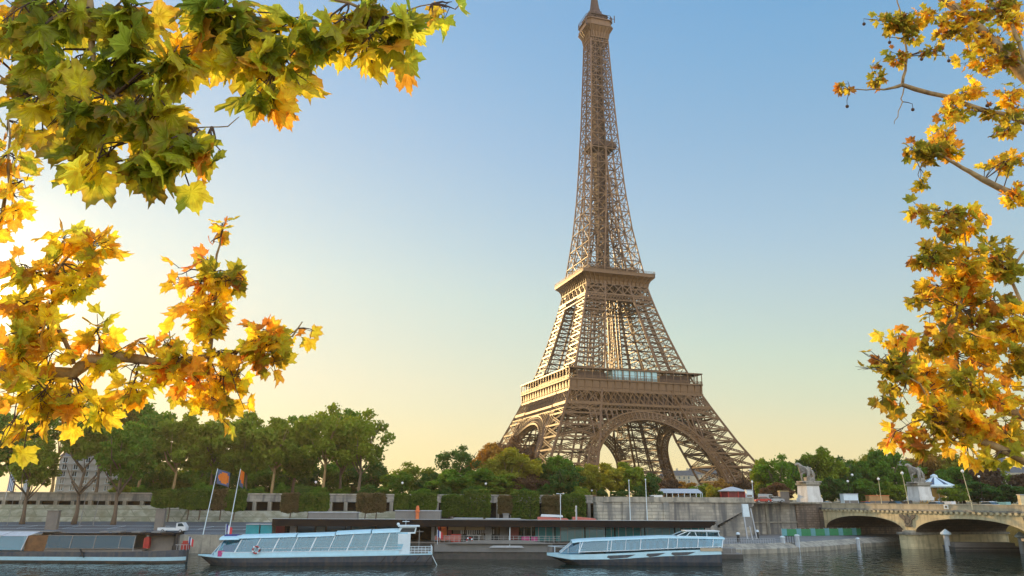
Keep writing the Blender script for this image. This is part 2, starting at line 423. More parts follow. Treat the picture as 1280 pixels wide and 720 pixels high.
for a, b_, zt in ((0,s1,2.48),(s1+.01,s2,1.33)):
    mb.add([(a,-.1,zt),(b_,-.1,zt),(b_,-1.1,zt),(a,-1.1,zt),(b_,-6.5,-1.7),(a,-6.5,-1.7)], [(0,1,2,3),(3,2,4,5)])
mb.add([(s1,-.1,2.48),(s1,-1.1,2.48),(s1,-6.5,-1.7),(s1,-.1,-1.7)], [(0,1,2,3)])
mb.build('sloping_bank', M['bank'], AW)

# the high stone quay wall right of it -------------------------------
def wall_thing(name, a, b, parts, label):
    e = empty(name, (a.x,a.y,0), math.atan2(b.y-a.y, b.x-a.x), label, 'wall'); return e, (b-a).length
QW, Lq = wall_thing('quay_wall', st0, st1, None, 'high block of pale and grey cut stone quay wall behind the flagless white poles')
kx = lambda px: (SX(px,200)-SX(745,200))/(SX(942,200)-SX(745,200))*Lq
zc = 3.75
mb = MB(); mb.box(0,kx(828),0,2,-5.2,zc); mb.build('pale_masonry', M['stone_pale'], QW)
mb = MB(); s_a, s_b = kx(828)+.002, Lq
sx_ = kx(893)
mb.prism([(s_a,-5.2),(sx_,-5.2),(sx_,-1.6),(s_b,3.0),(s_b,zc),(s_a,zc)], 'y', .12, 2); mb.build('grey_masonry', M['stone'], QW)
mb = MB(); mb.box(-.25,Lq+.2,-.3,2.2,zc+.002,zc+.32); mb.box(-.1,Lq+.1,-.08,2.1,zc+.322,5.0); mb.build('parapet', M['stone_cap'], QW)
mb = MB()
for a in (0, kx(776), kx(826)): mb.box(a,a+1.6,-.22,-.002,-5.2,zc-.01)
mb.build('pilaster', M['stone_pale'], QW)
mb = MB()
for k in range(14):
    t = k/14
    mb.box(sx_+(s_b-sx_)*t, sx_+(s_b-sx_)*(k+1)/14, 1.6, 4.2, -5.2, -2.6+(5.6)*t)
mb.build('stair_flight', M['stone'], QW)
b0, b1 = st1+Vector((-11,2.2)), Vector((rb.x-1,rb.y-.5))
RW, Lr = wall_thing('retaining_wall', b0, b1, None, 'dark stained lower quay wall between the stairs and the bridge')
mb = MB(); mb.box(0,Lr-7,2.2,4,-5.2,3.45); mb.build('grey_masonry', M['stone'], RW)
mb = MB(); mb.box(Lr-7+.002,Lr+5,1.9,4,-5.2,3.45); mb.build('brown_masonry', M['stone_brown'], RW)
mb = MB(); mb.box(0,Lr+7,1.7,4.1,3.452,4.0); mb.build('coping', M['stone_cap'], RW)
mb = MB()
for k, a in enumerate((4,9.5,15,21)): mb.box(a,a+1.1,1.9,2.198,-5.2,3.4)
mb.box(0,Lr-7,1.85,1.898,-1.4,-1.1)
mb.build('buttress', M['stone_cap'], RW)

# the bridge ---------------------------------------------------------
ang = math.atan2(-CT, ST)
BR = empty('arch_bridge', BU(0,0,0), math.atan2((BU(1,0)-BU(0,0)).y, (BU(1,0)-BU(0,0)).x),
           'low cream stone bridge with flat arches crossing the river on the right', 'bridge')
# local x = u, local y: BU v axis = left of u?  v = +tower x ; u = -tower y  -> local y = -... (u rotated +90deg) = tower +x  => y = v
BW = 28.0
M['emblem'] = mat('sooty_carving', (.20,.17,.13), .9, noise=(3.0,.7,(.07,.06,.05)))
M['bridge_parapet'] = mat('weathered_parapet_stone', (.56,.47,.31), .85, noise=(.5,.5,(.32,.26,.17)), streak=(.9,(.22,.18,.12),.4))
arches = [(0.6,28.7),(32.3,62.3),(65.9,93),(96.6,126),(129.6,159),(161.6,191),(194.6,222)]
def arc_z(u, a, b):
    t = (u-a)/(b-a)*2-1; return -2.75+3.4*math.sqrt(max(0,1-abs(t)**2.15))
for i, (a, b) in enumerate(arches):
    lo = 0 if i == 0 else (arches[i-1][1]+a)/2
    hi = (b+arches[i+1][0])/2 if i < len(arches)-1 else b+3
    us = sorted(set([lo,a]+[a+(b-a)*(1-math.cos(math.pi*k/28))/2 for k in range(29)]+[b,hi]))
    zb = [(-2.8 if (u < a or u > b) else arc_z(u,a,b)) for u in us]
    zb = [z if not (u in (lo,hi)) else -2.8 for u, z in zip(us, zb)]
    for v in (0, BW):
        mb = MB(); n_ = len(us)
        mb.add([(us[k],v,zb[k]) for k in range(n_)]+[(us[k],v,1.9) for k in range(n_)], [(k,k+1,n_+k+1,n_+k) for k in range(n_-1)])
        mb.build('spandrel', M['bridge'], BR, fix=False)
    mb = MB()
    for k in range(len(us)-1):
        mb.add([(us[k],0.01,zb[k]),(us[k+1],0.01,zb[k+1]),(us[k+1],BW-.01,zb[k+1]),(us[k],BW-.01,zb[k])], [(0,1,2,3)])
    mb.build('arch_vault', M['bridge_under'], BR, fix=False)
    mb = MB()     # voussoir ring, slightly proud
    for k in range(28):
        p0, p1 = a+(b-a)*(1-math.cos(math.pi*k/28))/2, a+(b-a)*(1-math.cos(math.pi*(k+1)/28))/2
        z0, z1 = arc_z(p0,a,b), arc_z(p1,a,b)
        mb.add([(p0,-.10,z0),(p1,-.10,z1),(p1,-.10,z1+.55),(p0,-.10,z0+.55),(p0,.05,z0),(p1,.05,z1)], [(0,1,2,3),(0,4,5,1)])
    mb.build('arch_ring', M['bridge'], BR, fix=False)
U1 = 226
mb = MB(); mb.box(0,U1,-.45,BW+.45,2.12,2.5); mb.box(0,U1,-.25,BW+.25,1.9,2.118); mb.build('cornice', M['stone_cap'], BR)
dent = MB()
for k in range(int(U1/1.5)):
    dent.box(k*1.5,k*1.5+.75,-.44,-.02,1.62,2.117)
tag(dent.build('dentil', M['bridge'], BR), kind='stuff')
mb = MB(); mb.box(0,U1,-.15,.35,2.502,3.55); mb.box(0,U1,-.25,.45,3.552,3.72)
mb.box(0,U1,BW-.35,BW+.15,2.502,3.55); mb.box(0,U1,BW-.45,BW+.25,3.552,3.72); mb.build('parapet', M['bridge_parapet'], BR)
mb = MB(); mb.box(-14,U1,.37,BW-.37,2.3,2.62); mb.build('roadway', M['asphalt'], BR)
for i in range(len(arches)-1):
    u0, u1 = arches[i][1], arches[i+1][0]
    mb = MB(); um = (u0+u1)/2; hw = (u1-u0)/2+.45
    nose = [(um+hw*math.cos(t), -.9+ -1.5*math.sin(t)) for t in [math.pi*k/10 for k in range(11)]]
    poly = [(um+hw,BW)]+[(um+hw,-.9)]+nose[1:-1]+[(um-hw,-.9),(um-hw,BW)]
    mb.prism(poly, 'z', WZ-2, -3.25); mb.build('pier', M['bridge'], BR)
    mb = MB(); p2 = [(um+(x-um)*1.16, y-.35 if y < 0 else y+.3) for x, y in poly]; mb.prism(p2, 'z', -3.248, -2.8)
    p3 = [(um+(x-um)*.8, y if y > 0 else y*.55) for x, y in poly]; mb.prism(p3, 'z', -2.798, -2.3); mb.build('pier_cap', M['stone_cap'], BR)
    # carved emblem over the pier: wreath with spread wings
    mb = MB()
    y = -.14
    ring = [(um+.95*math.cos(t),-.25+1.0*math.sin(t)) for t in [2*math.pi*k/14 for k in range(15)]]
    for (a, b), (c, d) in zip(ring, ring[1:]): mb.bar((a,y,b),(c,y,d),.50,.35,caps=True)
    for s_ in (-1,1):
        mb.prism([(um+s_*.5,.5),(um+s_*1.4,1.25),(um+s_*2.5,1.3),(um+s_*2.4,.7),(um+s_*1.9,.35),(um+s_*1.2,-.05)][::s_], 'y', -.30, .02)
        mb.bar((um+s_*.7,y,-.9),(um+s_*.9,y,-1.5),.35,.3,caps=True)
    mb.box(um-.45,um+.45,-.34,.02,-.75,.75); mb.box(um-.2,um+.2,-.42,.02,.75,1.35); mb.box(um-.7,um+.7,-.28,.02,-1.5,-1.05)
    mb.build('carved_emblem', M['emblem'], BR)
mb = MB(); mb.box(-12,.6,.004,BW-.004,-9,-2.75); mb.box(-12,0,0.004,BW-.004,-2.75,1.89); mb.build('abutment', M['stone_brown'], BR)
mb = MB(); mb.box(42,43.3,-.31,-.262,2.66,3.6)
mb.build('square_sign', M['white'], BR)
mb = MB(); mb.prism([(42.65+.33*math.cos(t),3.13+.33*math.sin(t)) for t in (.3,1.57,2.8,4.0,5.4)], 'y', -.335, -.311); mb.build('sign_symbol', M['black'], BR)

# ------------------------------------------------------------------ the lattice tower
TW = empty('lattice_tower', (49.9, 408.5, 0), 0.3108,
           'tall brown wrought iron lattice tower on four splayed legs with three platforms', 'tower')
W = pw([(0,62.5),(20,51.6),(31,45.4),(45,38.6),(52,35.4),(57.5,33.0),(69,28.7),(84,24),(99,19.9),(109,17.5),(116,16.6),(124,15.3),(145,12.4),(167,10.3),(190,8.9),(212,7.7),(250,6.1),(270,5.4),(290,5)])
B = pw([(0,26),(20,22.5),(40,18.6),(52,16.4),(57.5,15.6),(66,15.0),(85,12.6),(111,10.2),(118,9.4),(190,8.85),(191,8.8),(400,8)])
def leg_box(mb, h0, h1, sx, sy, chord, diag, double=0, mid=0, mi=0):
    """one panel of a pillar: four chords, X braces on four faces, horizontals at the top"""
    def P(h, i, j):
        w, b = W(h), min(B(h), W(h))
        return Vector((sx*(w-b*i), sy*(w-b*j), h))
    cs = [(0,0),(1,0),(1,1),(0,1)]
    for i, j in cs: mb.bar(P(h0,i,j), P(h1,i,j), chord, mi=mi)
    for k in range(4):
        mi = 1 if k in (1,2) else 0  # inner faces get the darker iron, painting shade inside the leg
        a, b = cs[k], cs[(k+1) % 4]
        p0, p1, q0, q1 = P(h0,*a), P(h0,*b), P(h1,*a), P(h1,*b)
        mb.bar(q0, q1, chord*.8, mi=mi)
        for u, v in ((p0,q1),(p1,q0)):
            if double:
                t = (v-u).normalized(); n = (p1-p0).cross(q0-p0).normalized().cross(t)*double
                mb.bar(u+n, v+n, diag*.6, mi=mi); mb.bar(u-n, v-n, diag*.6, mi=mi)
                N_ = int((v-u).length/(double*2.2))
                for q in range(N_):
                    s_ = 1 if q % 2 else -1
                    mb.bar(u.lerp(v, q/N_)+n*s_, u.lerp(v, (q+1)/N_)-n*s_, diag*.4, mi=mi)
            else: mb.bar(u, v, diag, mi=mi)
        if mid:
            mb.bar((p0+q0)/2, (p1+q1)/2, diag*.8, mi=mi)
            mb.bar((p0+p1)/2, (q0+q1)/2, diag*.8, mi=mi)
low = [-2, 5.5, 12.5, 19, 25, 31, 36.5, 42, 47.2]
midl = [58, 62.5, 67.5, 72.5, 77.5, 82.5, 87, 91.5, 96, 100, 104.0, 109]
upl = [116]
while upl[-1] < 262: upl.append(upl[-1] + max(4.6, 1.02*min(W(upl[-1]), 9.5)))
upl[-1] = 265.5
for sx, sy in ((-1,-1),(1,-1),(1,1),(-1,1)):
    mb = MB()
    for a, b in zip(low, low[1:]): leg_box(mb, a, b, sx, sy, .95, .52, .48, 0)
    leg_box(mb, 47.2, 57.5, sx, sy, .9, .45)
    # inner track girders of the inclined lift
    for t in (.35,.65):
        mb.bar((sx*(W(0)-B(0)*t), sy*(W(0)-B(0)*.5), 0), (sx*(W(57)-B(57)*t), sy*(W(57)-B(57)*.5), 57), .7)
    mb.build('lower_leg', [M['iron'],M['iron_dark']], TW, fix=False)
    mb = MB()
    for a, b in zip(midl, midl[1:]): leg_box(mb, a, b, sx, sy, .78, .30, 0, 1)
    leg_box(mb, 109, 116, sx, sy, .8, .4)
    for t in (.3,.7):
        mb.bar((sx*(W(58)-B(58)*t), sy*(W(58)-B(58)*.6), 58), (sx*(W(112)-B(112)*t), sy*(W(112)-B(112)*.6), 112), .6)
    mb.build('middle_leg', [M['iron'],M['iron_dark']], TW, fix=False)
mb = MB()
for a, b in zip(upl, upl[1:]):
    for sx, sy in ((-1,-1),(1,-1),(1,1),(-1,1)): leg_box(mb, a, b, sx, sy, .60, .30, 0, 1)
    if W(b) > B(b)+.8:
        w, g = W(b), W(b)-B(b)
        for q in range(4):
            Mx = Matrix.Rotation(q*math.pi/2, 3, 'Z')
            mb.bar(Mx @ Vector((-g,-w,b)), Mx @ Vector((g,-w,b)), .45)
            w2, g2 = W(a), W(a)-B(a)
            mb.bar(Mx @ Vector((-g2,-w2,a)), Mx @ Vector((g,-w,b)), .3); mb.bar(Mx @ Vector((g2,-w2,a)), Mx @ Vector((-g,-w,b)), .3)
mb.build('upper_shaft', [M['iron'],M['iron_dark']], TW, fix=False)
# core: lift shaft and stairs
mb = MB()
z = 116.0
while z < 270:
    w = 2.6
    for q in range(4):
        Mx = Matrix.Rotation(q*math.pi/2, 3, 'Z')
        for xx in (-2.6,-1.3,0,1.3): mb.bar(Mx @ Vector((xx,-w,z)), Mx @ Vector((xx,-w,z+3)), .5)
        mb.bar(Mx @ Vector((-w,-w,z)), Mx @ Vector((w,-w,z+3)), .4); mb.bar(Mx @ Vector((w,-w,z)), Mx @ Vector((-w,-w,z+3)), .4)
        mb.bar(Mx @ Vector((-w,-w,z)), Mx @ Vector((w,-w,z)), .6)
    z += 3
mb.build('lift_shaft', M['iron_dark'], TW, fix=False)
mb = MB()
h_ = 195; mb.box(-7.6,7.6,-7.6,7.6,h_,h_+1.2); mb.box(-6.8,6.8,-6.8,6.8,h_+1.2,h_+3.6)
mb.build('intermediate_landing', M['iron_dark'], TW)
mb = MB()          # columns and lift pits between the first and second platform
for x, y in ((-6,-6),(6,-6),(6,6),(-6,6),(0,-9),(-11,4)):
    for d in (-.9,.9):
        mb.bar((x+d,y,58), (x*.75+d,y*.75,112), .5)
    for k in range(27):
        mb.bar((x-.9,y,58+2*k), (x+.9,y,60+2*k), .25)
mb.build('central_column', M['iron'], TW, fix=False)

def face_mats(): return [Matrix.Rotation(q*math.pi/2, 4, 'Z') for q in range(4)]
# the four great arches
for q, Mx in enumerate(face_mats()):
    mb = MB()
    Rin, cz = 32.4, 7.5
    def AP(ang, r, back):
        x = -r*math.cos(ang); h = cz + r*math.sin(ang)
        return Vector((x, -(W(h)+.25)+back, h))
    N_ = 46; a0, a1 = R(6), R(174)
    for k in range(N_):
        p, p2 = a0+(a1-a0)*k/N_, a0+(a1-a0)*(k+1)/N_
        for back in (0, 3.6):
            for r, wd in ((Rin,.85),(Rin+3.7,.8),(Rin+1.0,.3),(Rin+2.7,.3)):
                mb.bar(AP(p,r,back), AP(p2,r,back), wd)
            mb.bar(AP(p,Rin,back), AP(p,Rin+3.7,back), .5)
            mb.bar(AP(p,Rin+1,back), AP(p2,Rin+2.7,back), .28); mb.bar(AP(p,Rin+2.7,back), AP(p2,Rin+1,back), .28)
        mb.bar(AP(p,Rin,0), AP(p,Rin,3.6), .4); mb.bar(AP(p,Rin,0), AP(p2,Rin,3.6), .3); mb.bar(AP(p,Rin+3.7,0), AP(p,Rin+3.7,3.6), .4)
    mb.xform(Mx); mb.build('arch', M['iron'], TW, fix=False)
    mb = MB(); w4 = W(50)-5; mb.box(-w4,w4,-w4-.15,-w4+.15,47.2,53.4); mb.xform(Mx); mb.build('dark_girder_backing', M['iron_dark'], TW)  # flat dark sheet for dense inner girders and the shade behind the band
    # spandrel posts and rings above the arch
    mb = MB()
    Ro = Rin+3.9
    k = -10
    while k <= 10:
        x = k*2.75
        hb = cz+math.sqrt(max(Ro*Ro-x*x, 0)); ht = 44.0
        if hb < ht-.5:
            mb.bar((x,-W(hb)-.2,hb), (x,-W(ht)-.2,ht), .5)
            if ht-hb > 2.2 and abs(k) < 10:
                sgn = 1 if x > 0 else -1
                c = Vector((x+sgn*1.37, 0, 42.6))
                pts = [(c.x+1.15*math.cos(t*R(30)), -W(42.6)-.2, c.z+1.15*math.sin(t*R(30))) for t in range(13)]
                for u, v in zip(pts, pts[1:]): mb.bar(u, v, .38)
        k += 1
    # lattice bands under the frieze
    def band(h0, h1, step, chord, diag, back=0, sub=False):
        w0, w1 = W(h0), W(h1); n = max(2, round(2*w0/step))
        for h, w in ((h0,w0),(h1,w1)): mb.bar((-w,-w-.15+back,h), (w,-w-.15+back,h), chord)
        for i in range(n):
            t0, t1 = -1+2*i/n, -1+2*(i+1)/n
            mb.bar((t0*w0,-w0-.15+back,h0), (t1*w1,-w1-.15+back,h1), diag); mb.bar((t1*w0,-w0-.15+back,h0), (t0*w1,-w1-.15+back,h1), diag)
            if sub and i % 2 == 0: mb.bar((t0*w0,-w0-.15+back,h0), (t0*w1,-w1-.15+back,h1), diag)
    band(46.9, 53.0, 5.2, .62, .36); band(46.9, 53.0, 2.6, .2, .30); band(44.2, 46.4, 2.0, .5, .26)
    band(46.9, 53.2, 7, .6, .6, 16)
    mb.xform(Mx); mb.build('lattice_band', M['iron'], TW, fix=False)
    # second level band
    mb = MB()
    band(105.4, 110.8, 5.4, .5, .45, 0, True); band(102.0, 105.0, 1.7, .5, .28); band(105.4, 110.8, 5.4, .4, .4, 5)
    mb.xform(Mx); mb.build('upper_band', M['iron'], TW, fix=False)

# first platform
g = 35.35
mb = MB()
for q in range(4):
    s0 = len(mb.v)
    mb.box(-g+.55, g-.55, -g+.55, -g+1.3, 53.5, 58.0)
    mb.box(-g, g-.002, -g, -g+1.6, 53.2, 53.75); mb.box(-g-.1, g+.098, -g-.1, -g+2.2, 57.9, 58.6); mb.box(-g+.3, g-.302, -g+.3, -g+1, 54.6, 54.85)
    n = 18
    for i in range(n+1):
        x = -g+.35+(2*g-.7)*i/n
        mb.prism([(-g+.02,57.9),(-g+.9,57.9),(-g+.9,53.75),(-g+.35,53.75),(-g+.3,56.2)], 'x', x-.22, x+.22)
    mb.xform(Matrix.Rotation(q*math.pi/2, 4, 'Z'), s0)
mb.build('first_platform_frieze', M['iron_frieze'], TW)
mb = MB()
for q in range(4):
    s0 = len(mb.v)
    mb.box(-g+1.6, g-14, -g+1.6, -14, 56.8, 57.6)
    for i in range(-4, 5): mb.box(i*8-.3, i*8+.3, -33, -13, 53.5, 56.7)
    mb.xform(Matrix.Rotation(q*math.pi/2, 4, 'Z'), s0)
mb.build('first_platform_floor', M['iron_dark'], TW)
mb = MB()
for q in range(4):
    s0 = len(mb.v)
    n = 18
    for i in range(n+1):
        x = -g+.2+(2*g-.4)*i/n
        mb.bar((x,-g+.2,58.6), (x,-g+.2,63.2), .32)
        if i < n and i % 2 == 0: mb.bar((x,-g+3.2,58.6), (x,-g+3.2,63.2), .25)
    mb.box(-g-.2, g+.198, -g-.2, -g+5.5, 63.2, 63.8)
    for zz in (59.1, 59.5, 59.9): mb.bar((-g,-g+.1,zz), (g,-g+.1,zz), .12)
    for i in range(72):
        x = -g+2*g*i/72; mb.bar((x,-g+.1,58.6), (x,-g+.1,59.95), .09)
    mb.xform(Matrix.Rotation(q*math.pi/2, 4, 'Z'), s0)
mb.build('first_platform_gallery', M['iron'], TW, fix=False)
mb = MB(); mb.box(-13, 11, -34.6, -27, 58.7, 63.1)
gp = mb.build('glass_pavilion', M['glass'], TW)
mb = MB()
for i in range(9): mb.box(-13+3*i-.12, -13+3*i+.12, -34.75, -34.61, 58.7, 63.1)
mb.box(-13.1, 11.1, -34.76, -34.62, 60.8, 60.95); mb.build('mullion', M['iron'], gp)
mb = MB()
for sx, sy in ((-1,0),(0,1),(1,0)):
    mb = MB()
    if sx: mb.box(sx*30-3.2, sx*30+3.2, -13, 13, 57.7, 62.6)
    else: mb.box(-13, 13, 26.8, 33.2, 57.7, 62.6)
    mb.build('platform_building', M['iron_dark'], TW)
for a_, b_ in ((-30,-15.5),(13,30)):
    mb = MB(); mb.box(a_, b_, -33, -27.8, 57.7, 61.9); mb.build('platform_building', M['iron_dark'], TW)

# second platform
g2 = 20.5
mb = MB()
for q in range(4):
    s0 = len(mb.v)
    n = 15
    prof = [(-17.3,110.9),(-17.6,112.6),(-18.4,114.3),(-20.0,115.7)]
    for (y0, h0), (y1, h1) in zip(prof, prof[1:]):
        mb.add([(y0,y0,h0),(-y0,y0,h0),(-y1,y1,h1),(y1,y1,h1)], [(0,1,2,3)])
    for i in range(n+1):
        t = -1+2*i/n
        for (y0, h0), (y1, h1) in zip(prof, prof[1:]):
            mb.bar((-t*y0,y0-.25,h0), (-t*y1,y1-.25,h1), .36, .7)
    mb.box(-g2, g2-.002, -g2, -g2+2.0, 115.7, 117.4); mb.box(-g2-.15, g2+.148, -g2-.15, -g2+1, 117.25, 117.6)
    for zz in (118.1, 118.7): mb.bar((-g2,-g2,zz), (g2,-g2,zz), .13)
    for i in range(42):
        x = -g2+2*g2*i/42; mb.bar((x,-g2,117.4), (x,-g2,118.75), .09)
    mb.xform(Matrix.Rotation(q*math.pi/2, 4, 'Z'), s0)
mb.build('second_platform', M['iron_frieze'], TW, fix=False)
mb = MB(); mb.box(-18.4,18.4,-18.4,18.4,116.2,117.1)
for i in range(-3,4):
    mb.box(i*5-.25,i*5+.25,-17,17,111.2,116.1); mb.box(-17,17,i*5-.26,i*5+.26,112,115.9)
mb.build('second_platform_floor', M['iron_dark'], TW)
mb = MB(); mb.box(-12.5,12.5,-12.5,12.5,117.2,120.4); mb.box(-14.2,14.2,-14.2,14.2,120.4,121.0)
for q in range(4):
    s0 = len(mb.v)
    for zz in (121.7,122.3): mb.bar((-14,-14,zz),(14,-14,zz),.12)
    for i in range(24): mb.bar((-14+28*i/24,-14,121),(-14+28*i/24,-14,122.3),.1)
    mb.xform(Matrix.Rotation(q*math.pi/2, 4, 'Z'), s0)
sp = mb.build('second_platform_building', M['iron_dark'], TW)
mb = MB(); mb.box(-5.5, 5, -12.8, -12.52, 118, 120.1); mb.build('window', M['glass_dark'], sp)

# summit
mb = MB()
for q in range(4):
    s0 = len(mb.v)
    prof = [(-5.6,262),(-5.8,265),(-6.5,268.5),(-8.2,271.8)]
    for i in range(8):
        t = -1+2*i/7
        for (y0, h0), (y1, h1) in zip(prof, prof[1:]): mb.bar((-t*y0*(.93 if i in (0,7) else 1),y0,h0), (-t*y1*(.86 if i in (0,7) else 1),y1,h1), .3, .6)
    for (y0, h0), (y1, h1) in zip(prof[1:], prof[2:]): mb.add([(y0,y0+.3,h0),(-y0,y0+.3,h0),(-y1,y1+.3,h1),(y1,y1+.3,h1)], [(0,1,2,3)])
    mb.bar((-5.7,-5.7,262),(5.7,-5.7,262),.5); mb.bar((-5.8,-5.8,265),(5.8,-5.8,265),.5)
    mb.xform(Matrix.Rotation(q*math.pi/2, 4, 'Z'), s0)
oct_ = [(-8.4,-6.3),(-6.3,-8.4),(6.3,-8.4),(8.4,-6.3),(8.4,6.3),(6.3,8.4),(-6.3,8.4),(-8.4,6.3)]
mb.prism(oct_, 'z', 271.8, 273.2); mb.prism([(x*.93,y*.93) for x,y in oct_], 'z', 273.2, 276.0); mb.prism([(x*1.02,y*1.02) for x,y in oct_], 'z', 276.0, 276.6)
mb.build('summit_platform', M['iron_frieze'], TW, fix=False).location.z = 2.0
mb = MB()
for i in range(8):
    a, b = Vector((*oct_[i],276.6)), Vector((*oct_[(i+1) % 8],276.6))
    for k in range(7):
        p = a.lerp(b,k/7); mb.bar(p, p+Vector((0,0,2.7)), .14)
    for zz in (1.2,2.7): mb.bar(a+Vector((0,0,zz)), b+Vector((0,0,zz)), .18)
mb.prism([(x*.66,y*.66) for x,y in oct_], 'z', 276.6, 280.4); mb.prism([(x*.78,y*.78) for x,y in oct_], 'z', 280.4, 280.9)
mb.lathe([(6.0,280.9),(5.4,282.6),(3.6,285.6),(2.8,289),(2.3,293),(1.8,297),(1.2,300)], n=12)
r2 = random.Random(5)
for k in range(120):
    a = r2.random()*6.28; r = r2.uniform(2.2,6.6); z0 = 280.9 if r < 6 else 279; h_ = r2.uniform(2.0,13)*(1-r/7.6)
    mb.bar((r*math.cos(a),r*math.sin(a),z0), (r*math.cos(a),r*math.sin(a),z0+h_), r2.uniform(.15,.4))
    if k % 3 == 0: mb.box(r*math.cos(a)-.5,r*math.cos(a)+.5,r*math.sin(a)-.5,r*math.sin(a)+.5,z0+h_*.4,z0+h_*.8)
mb.build('summit_cabin', M['iron_dark'], TW, fix=False).location.z = 2.0
mb = MB()
for z0, z1, w in ((286,302,1.2),(302,315,.7),(315,326,.3)):
    for sx, sy in ((-1,-1),(1,-1),(1,1),(-1,1)): mb.bar((sx*w,sy*w,z0),(sx*w,sy*w,z1),.28)
    zz = z0
    while zz < z1-1:
        for sx, sy, tx, ty in ((-1,-1,1,-1),(1,-1,1,1),(1,1,-1,1),(-1,1,-1,-1)):
            mb.bar((sx*w,sy*w,zz),(tx*w,ty*w,zz+1.4),.16)
        for a in (0,1.57,3.14,4.71): mb.box(1.6*w*math.cos(a)-.25,1.6*w*math.cos(a)+.25,1.6*w*math.sin(a)-.25,1.6*w*math.sin(a)+.25,zz,zz+1.1)
        zz += 1.6
mb.build('antenna_mast', M['iron_dark'], TW, fix=False).location.z = 2.0
mb = MB()
mb.bar((-9.2,-8.2,272.4),(-8,-7.4,274.8),.4); mb.box(-9.9,-9.2,-8.9,-8.1,272.6,276.4)
mb.build('dish_aerial', M['iron_dark'], TW); mb = MB()
mb.bar((7,-5.5,281.5),(10.5,-5.5,281.8),.25); mb.bar((10.4,-5.5,279.4),(10.4,-5.5,284.2),.4)
mb.build('dish_aerial', M['iron_dark'], TW)
for sx, sy in ((-1,-1),(1,-1),(1,1),(-1,1)):
    for i in (0,1):
        for j in (0,1):
            mb = MB(); x, y = sx*(62-25*i), sy*(62-25*j); mb.prism([(x-4,y-4),(x+4,y-4),(x+3.5,y+4),(x-4,y+4)], 'z', -3, 4.6)
            mb.build('masonry_footing', M['stone_pale'], TW)

# ------------------------------------------------------------------ boats
def hull_loft(mb, xs, half, top, bot=-1.0, rake=0.0, bands=((-.9,.72),(-.2,.88),(.55,.97)), mis=(2,2,0,0)):
    """port and starboard skins; half(x), top(x); bands are (z, fraction of the half beam)"""
    rows = []
    for x in xs:
        h, t = half(x), top(x)
        rows.append([(x,-h*.0,bot)]+[(x,-h*f,z) for z, f in bands]+[(x,-h,t)])
    if rake:
        rows = [[(p[0]+rake*(1-(p[2]-bot)/(r[-1][2]-bot))*max(0.0,1-(p[0]-xs[0])/9.0), p[1], p[2]) for p in r] for r in rows]
    n = len(rows[0])
    for s in (1,-1):
        o = len(mb.v)
        for r in rows: mb.v += [(p[0],p[1]*s,p[2]) for p in r]
        for i in range(len(xs)-1):
            for k in range(n-1):
                a = o+i*n+k; mb.f.append((a,a+n,a+n+1,a+1)); mb.m.append(mis[k])
    o = len(mb.v); mb.v += [(p[0],p[1],p[2]) for p in rows[-1]]+[(p[0],-p[1],p[2]) for p in rows[-1][::-1]]
    mb.f.append(tuple(range(o,o+2*n))); mb.m.append(0)
def deck(mb, xs, half, top, dz=-.03):
    for x0, x1 in zip(xs, xs[1:]):
        mb.add([(x0,-half(x0),top(x0)+dz),(x1,-half(x1),top(x1)+dz),(x1,half(x1),top(x1)+dz),(x0,half(x0),top(x0)+dz)], [(0,1,2,3)])
def lifering(parent, loc, r=.42, vertical=True):
    mb = MB()
    pts = [(loc[0]+r*math.cos(t), loc[1], loc[2]+r*math.sin(t)) for t in [2*math.pi*k/14 for k in range(15)]]
    mb.tube(pts, .11, 6); o = mb.build('life_ring', M['red'], parent); 
    mb = MB()
    for k in (1,5,8,12):
        mb.box(pts[k][0]-.13,pts[k][0]+.13,loc[1]-.13,loc[1]+.13,pts[k][2]-.13,pts[k][2]+.13)
    mb.build('white_band', M['white'], o); return o
def tricolour(loc, rz, h, label, w=1.5, lean=-.25):
    e = empty('tricolour_flag', loc, rz, label, 'flag', 'tricolour flags on the boats')
    mb = MB(); mb.tube([(0,0,0),(lean*.5,0,h)], .05, 6); mb.build('staff', M['white'], e)
    for k, mm in enumerate(('navy','flag_white','flag_red')):
        mb = MB(); a, b = w*k/3, w*(k+1)/3
        N_ = 3
        for q in range(N_):
            x0, x1 = a+(b-a)*q/N_, a+(b-a)*(q+1)/N_
            f = lambda x: (.12*math.sin(x*5), -.45*x)
            (y0,d0),(y1,d1) = f(x0), f(x1)
            mb.add([(lean*.5+x0*.75,y0,h+d0-1.2),(lean*.5+x1*.75,y1,h+d1-1.2),(lean*.5+x1*.75,y1+.04,h+d1),(lean*.5+x0*.75,y0+.04,h+d0)], [(0,1,2,3)])
        mb.build('stripe', M[mm], e, fix=False)
    return e

# boat 1: long glass roofed tour boat
p, q = Vector((SX(257,141)+1.9,141)), Vector((SX(545,145)-.6,145.6))
TB1 = empty('tour_boat', (p.x,p.y,WZ), math.atan2(q.y-p.y,q.x-p.x),
            'long glass sided sightseeing boat with slanted window frames and a small wheelhouse at its stern', 'boat')
half = pw([(-1.9,.05),(-.5,1.2),(1.5,2.2),(4,3.0),(7,3.4),(30,3.4),(37.2,3.1)])
top = pw([(-1.9,1.55),(2,1.30),(8,1.35),(20,1.5),(37.2,1.75)])
xs = [-1.9,-1,0,1,2,3,4,5.5,7,10,15,20,25,30,34,37.2]
mb = MB(); hull_loft(mb, xs, half, top, rake=3.5); mb.build('hull', [M['hull_dark'],M['hull_pale'],M['hull_low']], TB1)
mb = MB(); deck(mb, xs, half, top); 
for x0, x1 in zip(xs, xs[1:]):
    for s in (-1,1): mb.bar((x0,s*half(x0),top(x0)),(x1,s*half(x1),top(x1)),.16,.2)
